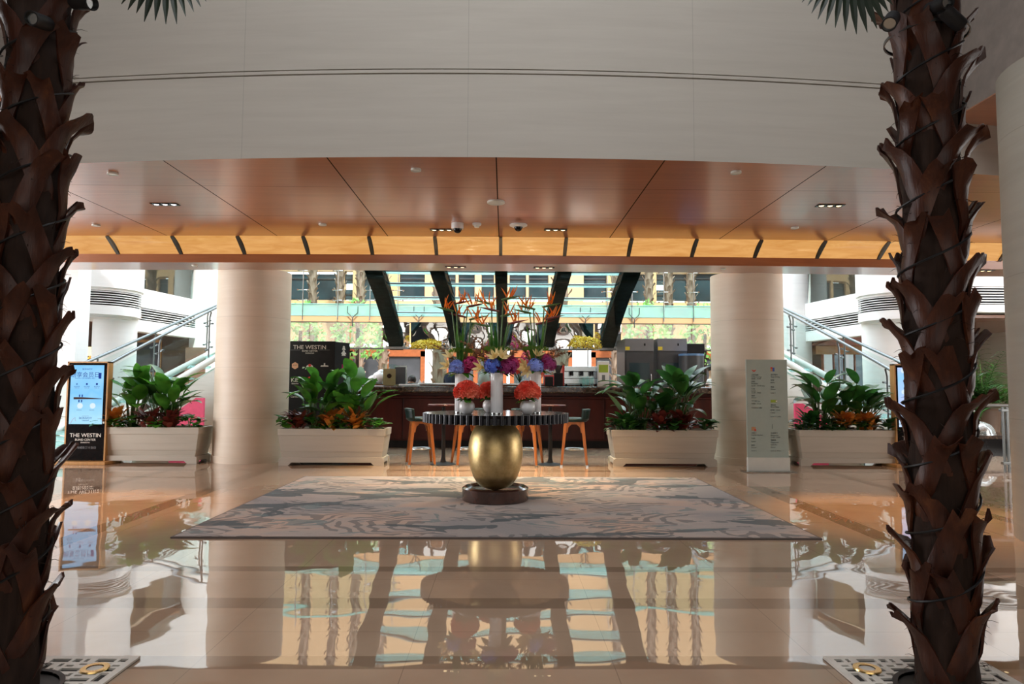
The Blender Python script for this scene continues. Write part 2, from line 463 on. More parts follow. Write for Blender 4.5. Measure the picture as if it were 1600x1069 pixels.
# ------------------------------------------------------------------ mesh helpers
class MB:
    def __init__(s):
        s.v, s.f = [], []

    def add(s, vs, fs, mat=None):
        o = len(s.v)
        if mat is not None:
            vs = [mat @ Vector(p) for p in vs]
        s.v.extend(tuple(p) for p in vs)
        s.f.extend(tuple(i + o for i in f) for f in fs)
        return s

    def box(s, c, d, mat=None):
        x, y, z = d[0] / 2, d[1] / 2, d[2] / 2
        vs = [(c[0] + i * x, c[1] + j * y, c[2] + k * z) for i in (-1, 1) for j in (-1, 1) for k in (-1, 1)]
        return s.add(vs, [(0, 1, 3, 2), (4, 6, 7, 5), (0, 4, 5, 1), (2, 3, 7, 6), (0, 2, 6, 4), (1, 5, 7, 3)], mat)

    def box2(s, a, b, mat=None):
        return s.box([(p + q) / 2 for p, q in zip(a, b)], [abs(q - p) for p, q in zip(a, b)], mat)

    def lathe(s, prof, seg=32, mat=None, cap=True, rad=None):
        vs, fs = [], []
        n = len(prof)
        for k in range(seg):
            a = 2 * PI * k / seg
            m = rad(a) if rad else 1.0
            for r, z in prof:
                vs.append((r * m * math.cos(a), r * m * math.sin(a), z))
        for k in range(seg):
            k2 = (k + 1) % seg
            for i in range(n - 1):
                fs.append((k * n + i, k2 * n + i, k2 * n + i + 1, k * n + i + 1))
        if cap:
            if prof[0][0] > 1e-5:
                fs.append(tuple(k * n for k in reversed(range(seg))))
            if prof[-1][0] > 1e-5:
                fs.append(tuple(k * n + n - 1 for k in range(seg)))
        return s.add(vs, fs, mat)

    def cyl(s, c, r, h, seg=24, mat=None):
        m = Matrix.Translation(c)
        return s.lathe([(r, 0), (r, h)], seg, (mat @ m) if mat is not None else m)

    def tube(s, pts, r, seg=8, cap=True):
        pts = [Vector(p) for p in pts]
        rs = r if isinstance(r, (list, tuple)) else [r] * len(pts)
        vs, fs = [], []
        up = Vector((0, 0, 1))
        prev = None
        for i, p in enumerate(pts):
            t = (pts[min(i + 1, len(pts) - 1)] - pts[max(i - 1, 0)])
            t = t.normalized() if t.length > 1e-9 else Vector((0, 0, 1))
            if prev is None:
                a = t.cross(up)
                if a.length < 1e-3:
                    a = t.cross(Vector((1, 0, 0)))
            else:
                a = prev - t * prev.dot(t)
            a.normalize()
            prev = a
            b = t.cross(a)
            for k in range(seg):
                an = 2 * PI * k / seg
                vs.append(p + (a * math.cos(an) + b * math.sin(an)) * rs[i])
        for i in range(len(pts) - 1):
            for k in range(seg):
                k2 = (k + 1) % seg
                fs.append((i * seg + k, i * seg + k2, (i + 1) * seg + k2, (i + 1) * seg + k))
        if cap:
            fs.append(tuple(reversed(range(seg))))
            fs.append(tuple((len(pts) - 1) * seg + k for k in range(seg)))
        return s.add(vs, fs)

    def grid(s, fn, nu, nv, closed=False):
        vs = [fn(i / nu, j / nv) for i in range(nu + 1) for j in range(nv + 1)]
        fs = [(i * (nv + 1) + j, (i + 1) * (nv + 1) + j, (i + 1) * (nv + 1) + j + 1, i * (nv + 1) + j + 1) for i in range(nu) for j in range(nv)]
        return s.add(vs, fs)

    def prism(s, poly, y0, y1, mat=None):
        """polygon in x,z pushed along y"""
        n = len(poly)
        vs = [(x, y0, z) for x, z in poly] + [(x, y1, z) for x, z in poly]
        fs = [tuple(range(n)), tuple(range(2 * n - 1, n - 1, -1))]
        fs += [(i, i + n, (i + 1) % n + n, (i + 1) % n) for i in range(n)]
        return s.add(vs, fs, mat)

    def slab(s, poly, z0, z1, mat=None):
        """polygon in x,y pushed up"""
        n = len(poly)
        vs = [(x, y, z0) for x, y in poly] + [(x, y, z1) for x, y in poly]
        fs = [tuple(range(n)), tuple(range(2 * n - 1, n - 1, -1))]
        fs += [(i, i + n, (i + 1) % n + n, (i + 1) % n) for i in range(n)]
        return s.add(vs, fs, mat)

    def ball(s, c, r, seg=12, rings=8, sc_=(1, 1, 1)):
        prof = [(math.sin(PI * i / rings) * r if 0 < i < rings else 0.0, -math.cos(PI * i / rings) * r) for i in range(rings + 1)]
        return s.lathe(prof, seg, Matrix.Translation(c) @ Matrix.Diagonal((*sc_, 1)), cap=False)


def obj(name, mb, m, parent=None, smooth=35, bevel=0.0, solid=0.0):
    me = bpy.data.meshes.new(name)
    me.from_pydata(mb.v, [], mb.f)
    me.validate()
    bm = bmesh.new()
    bm.from_mesh(me)
    bmesh.ops.remove_doubles(bm, verts=bm.verts, dist=1e-6)
    bmesh.ops.recalc_face_normals(bm, faces=bm.faces)
    bm.to_mesh(me)
    bm.free()
    me.materials.append(m)
    if smooth:
        for p in me.polygons:
            p.use_smooth = True
        try:
            me.set_sharp_from_angle(angle=R(smooth))
        except Exception:
            pass
    o = bpy.data.objects.new(name, me)
    col.objects.link(o)
    if parent is not None:
        o.parent = parent
    if bevel:
        b = o.modifiers.new('bevel', 'BEVEL')
        b.width = bevel
        b.segments = 2
        b.limit_method = 'ANGLE'
    if solid:
        b = o.modifiers.new('solid', 'SOLIDIFY')
        b.thickness = solid
        b.offset = 0
    return o


def tag(o, label, cat, group=None, kind=None):
    o['label'] = label
    o['category'] = cat
    if group:
        o['group'] = group
    if kind:
        o['kind'] = kind
    return o


def thing(name, label, cat, loc=(0, 0, 0), rz=0.0, group=None):
    o = bpy.data.objects.new(name, None)
    o.empty_display_size = 0.1
    col.objects.link(o)
    o.location = loc
    o.rotation_euler = (0, 0, rz)
    return tag(o, label, cat, group)


def struct(name, mb, m, label, cat, **kw):
    o = obj(name, mb, m, **kw)
    return tag(o, label, cat, kind='structure')


def dup(root, loc, rz=None, label=None, scale=None):
    def cp(o, par):
        c = o.copy()
        col.objects.link(c)
        if par is not None:
            c.parent = par
        for ch in kids.get(o, []):
            cp(ch, c)
        return c
    kids = {}
    stack = [root]
    while stack:
        q = stack.pop()
        ks = [k for k in q.children]
        kids[q] = ks
        stack += ks
    r = cp(root, None)
    r.location = loc
    if rz is not None:
        r.rotation_euler = (0, 0, rz)
    if scale is not None:
        r.scale = (scale,) * 3
    if label:
        r['label'] = label
    return r


def text(name, body, size, loc, m, parent=None, rot=(PI / 2, 0, 0), align='CENTER', ext=0.0008):
    cu = bpy.data.curves.new(name, 'FONT')
    cu.body = body
    cu.size = size
    cu.align_x = align
    cu.align_y = 'CENTER'
    cu.extrude = ext
    cu.materials.append(m)
    o = bpy.data.objects.new(name, cu)
    o.location = loc
    o.rotation_euler = rot
    col.objects.link(o)
    if parent is not None:
        o.parent = parent
    TEXTS.append(o)
    return o


TEXTS = []


def settle_texts():
    """turn every piece of lettering into a plain mesh"""
    bpy.context.view_layer.update()
    dg = bpy.context.evaluated_depsgraph_get()
    for o in TEXTS:
        me = bpy.data.meshes.new_from_object(o.evaluated_get(dg), depsgraph=dg)
        nm, par, ml, mt = o.name, o.parent, o.matrix_local.copy(), o.data.materials[0]
        bpy.data.objects.remove(o)
        if not me.materials:
            me.materials.append(mt)
        n = bpy.data.objects.new(nm, me)
        col.objects.link(n)
        n.parent = par
        n.matrix_local = ml


AX = -0.06          # the hall's centre line
YF = lambda x: 6.14 + 0.017 * (x - AX) ** 2       # curved stone fascia
YC = lambda x: 9.50 + 0.0033 * (x - AX) ** 2      # curved light cove
ZS = 3.29           # soffit height

# ================================================================== SETTING
b = MB().box2((-16, -5.2, -0.2), (16, 34, 0.0))
struct('floor', b, M['floor'], 'polished beige marble floor with darker bands', 'floor', smooth=0)
# near hall shell
b = MB().box2((-11.2, -5.4, 9.0), (11.2, 10.6, 9.2))
struct('ceiling', b, M['hall'], 'high ceiling over the entrance hall', 'ceiling', smooth=0)
struct('wall_back', MB().box2((-11.2, -5.4, 0), (11.2, -5.2, 9)), M['hall'], 'wall behind the entrance', 'wall', smooth=0)
struct('wall_left', MB().box2((-11.2, -5.2, 0), (-11.0, 10.4, 9)), M['hall'], 'left wall of the entrance hall', 'wall', smooth=0)
struct('wall_right', MB().box2((11.0, -5.2, 0), (11.2, 10.4, 9)), M['hall'], 'right wall of the entrance hall', 'wall', smooth=0)
# curved fascia with a double groove, and the soffit behind it
b = MB()
N = 64
prof = [(0.0, ZS), (0.0, 4.07), (0.025, 4.07), (0.025, 4.085), (0.0, 4.085), (0.0, 4.115), (0.02, 4.115), (0.02, 4.125), (0.0, 4.125), (0.0, 9.0)]
xs = [-11 + 22 * i / N for i in range(N + 1)]
b.grid(lambda u, v: (-11 + 22 * u, YF(-11 + 22 * u) + prof[round(v * 9)][0], prof[round(v * 9)][1]), N, 9)
struct('wall_front', b, M['fascia'], 'grey stone wall curving above the opening, with a thin double groove', 'wall', smooth=20)
b = MB()
b.grid(lambda u, v: (-11 + 22 * u, YF(-11 + 22 * u) * (1 - v) + YC(-11 + 22 * u) * v, ZS), N, 6)
b.grid(lambda u, v: (-11 + 22 * u, YF(-11 + 22 * u) + 0.04 + (YC(-11 + 22 * u) - YF(-11 + 22 * u) - 0.04) * v, ZS + 0.06), N, 6)
struct('soffit_ceiling', b, M['veneer'], 'glossy cherry veneer soffit in large panels under the stone wall', 'ceiling', smooth=0)
# lower beam behind the light cove
b = MB()
zb0, zb1 = 2.965, 3.09
sec = [(0.30, zb1), (0.30, zb0), (0.95, zb0), (0.95, 9.0)]
b.grid(lambda u, v: (-11 + 22 * u, YC(-11 + 22 * u) + sec[round(v * 3)][0], sec[round(v * 3)][1]), N, 3)
struct('trim_1', b, M['veneer_plain'], 'cherry veneer beam along the far edge of the soffit', 'beam', smooth=20)
# roof over the block between the hall and the atrium
for s, nm in ((-1, 'ceiling_left'), (1, 'ceiling_right')):
    b = MB()
    x0, x1 = (4.32, 11) if s > 0 else (-11, -4.44)
    b.box2((x0, 3.0, 3.8), (x1, 6.9, 9.0))
    struct(nm, b, M['paint_dark'], 'dark wing wall jutting out beside the stone wall', 'wall', smooth=0)
    c = MB().box2((x0, 3.0, 3.79), (x1, 6.6, 3.80))
    struct('trim_2' if s < 0 else 'trim_3', c, M['veneer_plain'], 'cherry veneer underside of the wing', 'trim', smooth=0)
# columns
b = MB().lathe([(0.78, 0), (0.78, 3.79)], 64, Matrix.Translation((4.83, 5.2, 0)))
struct('column_1', b, M['shadedstone'], 'grey stone round column at the right edge', 'column')
b = MB().lathe([(0.575, 0), (0.575, 0.1), (0.56, 0.1), (0.56, 3.0)], 64, Matrix.Translation((-4.03, 11.0, 0)))
struct('column_2', b, M['column'], 'cream limestone round column left of the bar', 'column')
b = MB().lathe([(0.575, 0), (0.575, 0.1), (0.56, 0.1), (0.56, 3.0)], 64, Matrix.Translation((3.93, 11.0, 0)))
struct('column_3', b, M['column'], 'cream limestone round column right of the bar', 'column')

# luminous cove: curved amber panels between dark ribs
cove = thing('light_cove', 'long row of glowing amber panels between dark ribs at the back of the soffit', 'cove light', (0, 0, 0))
SP = 0.927


def cove_pt(x, v, out=0.0, bw=0.022):
    bow = bw * math.sin(PI * v)
    return (x, YC(x) + 0.30 * v + bow * 0.6 + out, ZS - (ZS - zb1) * v + bow + out)


for k in range(-11, 11):
    xa, xb = AX + k * SP + 0.025, AX + (k + 1) * SP - 0.025
    p = MB().grid(lambda u, v: cove_pt(xa + (xb - xa) * u, v), 8, 8)
    obj('amber_panel', p, M['amber'], cove, smooth=60)
    r_ = MB()
    r_.grid(lambda u, v: cove_pt(xb + 0.05 * u, v, -0.012, 0), 1, 8)
    r_.grid(lambda u, v: cove_pt(xb + 0.05 * u, v, 0.03, 0), 1, 8)
    obj('rib', r_, M['darksteel'], cove, smooth=0)

# ------------------------------------------------------------------ ceiling fixtures


def downlight(px, py, label, cool=False, low=False, spot=0):
    Y = 8.0
    if low:
        p = at(px, py, 10.1)
        zc = zb0
    else:
        for _ in range(12):
            p = at(px, py, Y)
            Y *= (ZS - 1.2) / (p.z - 1.2)
        zc = ZS
    t = thing('downlight', label, 'downlight', (p.x, p.y, zc), 0, 'triple downlights in the soffit')
    h = MB().box2((-0.155, -0.055, -0.006), (0.155, 0.055, -0.001))
    obj('black_tray', h, M['black'], t, smooth=0)
    for i in (-1, 0, 1):
        ring = MB().lathe([(0.040, -0.012), (0.046, -0.012), (0.046, -0.005), (0.040, -0.005)], 20, Matrix.Translation((i * 0.1, 0, 0)), cap=False)
        rg = obj('lamp_ring', ring, M['darksteel'], t)
        lp = MB().lathe([(0.0, -0.014), (0.02, -0.011), (0.028, -0.007)], 16, Matrix.Translation((i * 0.1, 0, 0)), cap=False)
        obj('lamp', lp, M['lampcool' if cool else 'lampwarm'], t)
    if spot:
        d = bpy.data.lights.new('downlight_beam', 'SPOT')
        d.energy = spot
        d.color = (1, 0.50, 0.15) if spot > 400 else (1, 0.74, 0.45)
        d.spot_size = R(50 if spot > 400 else 75)
        d.spot_blend = 0.7
        d.shadow_soft_size = 0.06
        o = bpy.data.objects.new('downlight_beam', d)
        o.location = (0, 0, -0.03)
        if spot > 400:
            o.rotation_euler = (R(-20), 0, 0)
        o.parent = t
        col.objects.link(o)


downlight(258, 319, 'triple downlight with cool white lamps in the left half of the soffit', True, spot=420)
downlight(1297, 321, 'triple downlight with warm lamps in the right half of the soffit', spot=420)
downlight(690, 359, 'triple downlight partly hidden behind the cylindrical dome camera', spot=330)
downlight(868, 359, 'triple downlight right of the flat dome camera', spot=330)
downlight(712, 414, 'triple downlight on the lower beam above the left vase', low=True, spot=260)
downlight(850, 414, 'triple downlight on the lower beam above the right vase', low=True, spot=260)
downlight(1535, 418, 'triple downlight on the lower beam by the far right column', low=True, spot=60)


def soffit_point(px, py):
    Y = 8.0
    for _ in range(12):
        p = at(px, py, Y)
        Y *= (ZS - 1.2) / (p.z - 1.2)
    return p


for px, py, r, lab in ((176, 270, 0.05, 'round white ceiling speaker near the left palm, close to the stone wall'),
                       (650, 264, 0.05, 'round white ceiling speaker left of the middle, close to the stone wall'),
                       (1150, 268, 0.05, 'round white ceiling speaker right of the middle, close to the stone wall'),
                       (150, 351, 0.05, 'round white ceiling speaker near the left palm, close to the amber panels'),
                       (504, 350, 0.05, 'round white ceiling speaker left of the middle, close to the amber panels'),
                       (1242, 355, 0.05, 'round white ceiling speaker right of the middle, close to the amber panels'),
                       (775, 315, 0.10, 'larger round ceiling speaker at the middle of the soffit')):
    p = soffit_point(px, py)
    t = thing('ceiling_speaker', lab, 'ceiling speaker', (p.x, p.y, ZS), 0, 'speakers in the soffit')
    obj('rim', MB().lathe([(r * 0.86, -0.02), (r, -0.02), (r, -0.001), (r * 0.86, -0.001)], 28, cap=False), M['metalwhite'], t)
    obj('grille', MB().lathe([(0.0, -0.021), (r * 0.86, -0.017)], 28, cap=False), M['metalwhite'], t)
for px, py, lab in ((304, 414, 'small round detector on the lower beam left of the bar'), (1130, 414, 'small round detector on the lower beam above the right column'), (1405, 416, 'small round detector on the lower beam by the right palm')):
    p = at(px, py, 10.1)
    t = thing('smoke_detector', lab, 'smoke detector', (p.x, 10.1, zb0), 0)
    obj('rim', MB().lathe([(0.0, -0.018), (0.03, -0.018), (0.045, -0.001)], 20, cap=False), M['metalwhite'], t)
# cameras and detector in the middle
p = soffit_point(715, 349)
t = thing('dome_camera', 'cylindrical white security camera with dark dome, left of the middle', 'security camera', (p.x, p.y, ZS))
obj('housing', MB().lathe([(0.0, -0.075), (0.075, -0.075), (0.08, -0.06), (0.08, -0.001)], 28, cap=False), M['whitepaint'], t)
obj('dome', MB().lathe([(0.055 * math.sin(a * PI / 12), -0.075 - 0.055 * math.cos(a * PI / 12)) for a in range(7)], 24, cap=False), M['black'], t)
p = soffit_point(810, 351)
t = thing('dome_camera', 'flat white security camera with dark dome, right of the middle', 'security camera', (p.x, p.y, ZS))
obj('housing', MB().lathe([(0.0, -0.035), (0.075, -0.035), (0.115, -0.016), (0.115, -0.001)], 28, cap=False), M['whitepaint'], t)
obj('dome', MB().lathe([(0.055 * math.sin(a * PI / 12), -0.035 - 0.055 * math.cos(a * PI / 12)) for a in range(7)], 24, cap=False), M['black'], t)
p = soffit_point(745, 349)
t = thing('smoke_detector', 'white smoke detector between the two dome cameras', 'smoke detector', (p.x, p.y, ZS))
obj('base', MB().lathe([(0.0, -0.03), (0.05, -0.03), (0.058, -0.02), (0.058, -0.001)], 24, cap=False), M['whitepaint'], t)
obj('sensor', MB().lathe([(0.0, -0.055), (0.03, -0.055), (0.038, -0.03)], 20, cap=False), M['metalwhite'], t)

# ------------------------------------------------------------------ atrium walls
for s in (-1, 1):
    nm = 'left' if s < 0 else 'right'
    X = lambda v: AX + s * v
    # outer wall
    struct('wall_atrium_' + nm, MB().box2((X(13.6), 10.4, 0), (X(13.8), 30, 9)), M['white'], nm + ' outer wall of the atrium', 'wall', smooth=0)
    # tall round column beside the stairs, far
    b = MB().lathe([(0.46, 0), (0.46, 9.0)], 40, Matrix.Translation((X(7.72), 18.0, 0)))
    struct('column_%d' % (4 if s < 0 else 5), b, M['white'], 'tall white round column behind the %s glass stairs' % nm, 'column')
    # nearer round column
    b = MB().lathe([(0.43, 0), (0.43, 9.0)], 40, Matrix.Translation((X(8.46), 15.0, 0)))
    struct('column_%d' % (6 if s < 0 else 7), b, M['white'], 'white round column carrying a drum, %s of the atrium' % nm, 'column')
    # drum with louvre band round it
    C = Matrix.Translation((X(8.66), 14.8, 0))
    b = MB().lathe([(0.0, 2.58), (0.62, 2.58), (0.62, 2.64), (0.76, 2.64), (0.76, 2.83), (0.70, 2.83), (0.70, 3.14), (0.76, 3.14), (0.76, 3.20), (0.80, 3.20), (0.80, 6.5), (0, 6.5)], 48, C, cap=False)
    struct('wall_drum_' + nm, b, M['white'], 'white round drum with a louvre band, %s of the atrium' % nm, 'wall', smooth=20)
    b = MB()
    for i in range(6):
        z = 2.86 + i * 0.050
        b.lathe([(0.72, z), (0.755, z), (0.755, z + 0.014), (0.72, z + 0.014)], 48, C, cap=False)
    t = obj('louvre_vent', b, M['white'])
    tag(t, 'curved white louvres round the %s drum' % nm, 'air vent')
    b = MB().lathe([(0.702, 2.835), (0.702, 3.135)], 48, C, cap=False)
    obj('dark_backing', b, M['blackmatt'], t)
    # slanting parapet wall with a louvre slot, opening above and below
    A, B_ = Vector((X(8.16), 15.3, 0)), Vector((X(7.86), 17.6, 0))
    d = (B_ - A)
    L = d.length
    rz = math.atan2(d.y, d.x)
    Rm = Matrix.Translation(A) @ Matrix.Rotation(rz, 4, 'Z')
    q = -1 if s < 0 else 1     # outward side in local y
    b = MB()
    for z0, z1 in ((2.93, 3.36), (2.38, 2.64)):
        b.box2((0, 0, z0), (L, -0.28 * q, z1), Rm)
    b.box2((0, -0.28 * q, 4.6), (L, 0, 9.0), Rm)
    struct('wall_parapet_' + nm, b, M['white'], 'white parapet with a louvre slot between the two white columns, %s side' % nm, 'wall', smooth=0)
    b = MB()
    for i in range(5):
        z = 2.67 + i * 0.055
        b.box2((0.16, -0.01 * q, z), (L - 0.02, -0.05 * q, z + 0.014), Rm)
    t = obj('louvre_vent', b, M['white'], smooth=0)
    tag(t, 'straight white louvre strip in the %s parapet' % nm, 'air vent')
    obj('dark_backing', MB().box2((0.16, -0.2 * q, 2.64), (L - 0.02, -0.22 * q, 2.93), Rm), M['blackmatt'], t, smooth=0)
    # balcony glass above the parapet
    t = thing('balcony_railing', 'glass balustrade along the balcony above the %s parapet' % nm, 'railing')
    obj('glass_pane', MB().box2((0.02, -0.13 * q, 3.36), (L - 0.02, -0.145 * q, 4.25), Rm), M['glass'], t, smooth=0)
    obj('top_rail', MB().box2((0.0, -0.11 * q, 4.25), (L, -0.165 * q, 4.29), Rm), M['steel'], t, smooth=0)
    # rooms behind the wall
    b = MB()
    b.box2((X(8.4), 15.35, 3.30), (X(13.6), 24.0, 3.36))
    struct('floor_balcony_' + nm, b, M['brownint'], 'balcony floor, %s side' % nm, 'floor', smooth=0)
    b = MB().box2((X(9.3), 15.0, 3.36), (X(9.4), 24.0, 9))
    struct('wall_balcony_' + nm, b, M['slate'], 'dark glazed front of the upper rooms, %s side' % nm, 'wall', smooth=0)
    b = MB().box2((X(8.4), 15.35, 4.75), (X(9.3), 24.0, 4.9))
    struct('ceiling_balcony_' + nm, b, M['veneer_plain'], 'wooden balcony ceiling, %s side' % nm, 'ceiling', smooth=0)
    b = MB().box2((X(8.3), 14.6, 2.72), (X(13.6), 24.0, 2.78))
    struct('ceiling_lounge_' + nm, b, M['veneer_plain'], 'wooden ceiling of the lounge under the balcony, %s side' % nm, 'ceiling', smooth=0)
    b = MB().box2((X(8.0), 19.4, 0), (X(13.6), 19.5, 2.72))
    struct('wall_lounge_' + nm, b, M['brownint'], 'brown wall of the lounge under the balcony, %s side' % nm, 'wall', smooth=0)
    # set-back pillar next to the outer edge
    b = MB()
    b.box2((X(9.5), 14.0, 2.78), (X(13.6), 14.25, 2.93))
    b.box2((X(9.5), 14.0, 3.32), (X(13.6), 14.25, 9))
    struct('wall_outer_' + nm, b, M['white'], 'white wall with louvres beyond the drum, %s side' % nm, 'wall', smooth=0)
    b = MB()
    for i in range(7):
        z = 2.95 + i * 0.056
        b.box2((X(9.5), 14.0, z), (X(13.6), 14.06, z + 0.014))
    t = obj('louvre_vent', b, M['white'], smooth=0)
    tag(t, 'long white louvres in the outer wall beyond the %s drum' % nm, 'air vent')
    obj('dark_backing', MB().box2((X(9.5), 14.2, 2.93), (X(13.6), 14.22, 3.32)), M['blackmatt'], t, smooth=0)

b = MB().box2((-9.4, 12.9, 0), (-8.06, 13.3, 9))
struct('column_8', b, M['white'], 'flat white pillar behind the left screen stand', 'column', smooth=0)

# ------------------------------------------------------------------ far building beyond the atrium
FY = 25.0
bd = thing('building', 'beige building with dark windows and cherry doors beyond the glass stairs', 'building', (0, FY, 0))
wins = []     # x0, x1, z0, z1


def wpx(x0, x1, y0, y1):
    a, c = at(x0, y1, FY), at(x1, y0, FY)
    wins.append((a.x, c.x, a.z, c.z))


for a_ in ((400, 535, 428, 468), (538, 551, 428, 443), (538, 551, 452, 468), (567, 606, 428, 468), (624, 664, 428, 468), (684, 712, 428, 468), (716, 742, 428, 468), (752, 772, 428, 468),
           (796, 822, 428, 468), (826, 857, 428, 468), (912, 948, 428, 468), (985, 1012, 428, 470), (1026, 1040, 428, 445), (1026, 1040, 453, 470), (1050, 1074, 428, 470), (1086, 1190, 428, 471)):
    wpx(*a_)
gx = [-13.6, 13.6]
wall = MB()
# facade as strips round the windows: band below, band above, piers between
z0, z1 = min(q[2] for q in wins), max(q[3] for q in wins)
wall.box2((-13.6, 0, 2.75), (13.6, 0.4, z0 - 0.01))
wall.box2((-13.6, 0, z1 + 0.01), (13.6, 0.4, 9.5))
edges = sorted((q[0], q[1]) for q in wins)
cur = -13.6
for a_, c_ in edges:
    if a_ > cur + 0.03:
        wall.box2((cur, 0, z0 - 0.01), (a_, 0.4, z1 + 0.01))
    cur = max(cur, c_)
wall.box2((cur, 0, z0 - 0.01), (13.6, 0.4, z1 + 0.01))
obj('wall', wall, M['beige'], bd, smooth=0)
for a_, c_, e_, g_ in wins:
    f_ = MB().box2((a_, 0.12, e_), (c_, 0.16, g_))
    pane = obj('window', f_, M['winglass'], bd, smooth=0)
    fr = MB()
    n_ = max(1, round((c_ - a_) / 1.2))
    for i in range(n_ + 1):
        xx = a_ + (c_ - a_) * i / n_
        fr.box2((xx - 0.02, 0.09, e_), (xx + 0.02, 0.13, g_))
    fr.box2((a_, 0.09, e_), (c_, 0.13, e_ + 0.04))
    fr.box2((a_, 0.09, g_ - 0.2), (c_, 0.13, g_ - 0.16))
    obj('window_frame', fr, M['darksteel'], pane, smooth=0)
cor = MB().box2((-13.6, -0.25, 4.06), (13.6, 0, 4.12)).box2((-13.6, -0.12, 2.70), (13.6, 0.0, 2.95))
obj('cornice', cor, M['beige'], bd, smooth=0)
# ground floor: cherry framed openings and white piers
for xx in (-13.0, -9.0, -2.55, 2.85, 9.0, 13.0):
    obj('pier', MB().box2((xx - 0.2, -0.1, 0), (xx + 0.2, 0.35, 2.75)), M['white'], bd, smooth=0)
for xa, xb in ((-8.7, -5.8), (-5.7, -2.9), (-2.2, 0.1), (0.2, 2.5), (3.2, 5.9), (6.0, 8.7)):
    f_ = MB()
    for xx in (xa, (xa + xb) / 2 - 0.08, xb - 0.16):
        f_.box2((xx, 0.0, 0), (xx + 0.16, 0.15, 2.45))
    f_.box2((xa, 0.0, 2.25), (xb, 0.15, 2.6))
    d_ = obj('door_frame', f_, M['cherryframe'], bd, smooth=0)
    obj('door_glass', MB().box2((xa + 0.1, 0.06, 0), (xb - 0.1, 0.09, 2.3)), M['slate'], d_, smooth=0)

# ------------------------------------------------------------------ palms of the atrium


def petal_boot(mb, Rr, ang, z, h, out, spread, wid, rng, thick=0.010, nu=4, nv=7):
    """one leaf base clasping the trunk: two straps that rise, meet and jut out in a torn tip"""
    tip_w = wid * 0.56
    jag = [rng.uniform(-.022, .03) for _ in range(2 * nu + 4)]
    for sgn in (-1, 1):
        def fn(u, v, o=0.0):
            c = sgn * (spread * (1 - v) ** 1.05 + tip_w * 0.42 * v)
            hw = wid * (1 - v) + tip_w * v
            a = ang + c + (u - 0.5) * hw
            bul = -0.012 + 0.022 * min(1, v / 0.3) + 0.018 * v + out * max(0, v - 0.62) ** 1.5 / 0.38 ** 1.5 + 0.008 * math.sin(PI * u) * (1 - v * 0.5)
            zz = z + h * (v - 0.10 * max(0, v - 0.75) * 4 * abs(u - (0.5 - 0.5 * sgn)) * 0.35) - max(0, v - 0.8) * out * 0.6 + (jag[int(round(u * nu)) + (nu + 1 if sgn > 0 else 0)] if v > 0.999 else 0)
            r_ = Rr + bul + o
            return (r_ * math.cos(a), r_ * math.sin(a), zz)
        n0 = len(mb.v)
        mb.grid(lambda u, v: fn(u, v), nu, nv)
        mb.grid(lambda u, v: fn(1 - u, v, -thick), nu, nv)
        m_ = (nu + 1) * (nv + 1)
        idx = lambda i, j: n0 + i * (nv + 1) + j
        idb = lambda i, j: n0 + m_ + (nu - i) * (nv + 1) + j
        for j in range(nv):
            mb.f.append((idx(0, j), idx(0, j + 1), idb(0, j + 1), idb(0, j)))
            mb.f.append((idx(nu, j + 1), idx(nu, j), idb(nu, j), idb(nu, j + 1)))
        for i in range(nu):
            mb.f.append((idx(i, nv), idx(i + 1, nv), idb(i + 1, nv), idb(i, nv)))


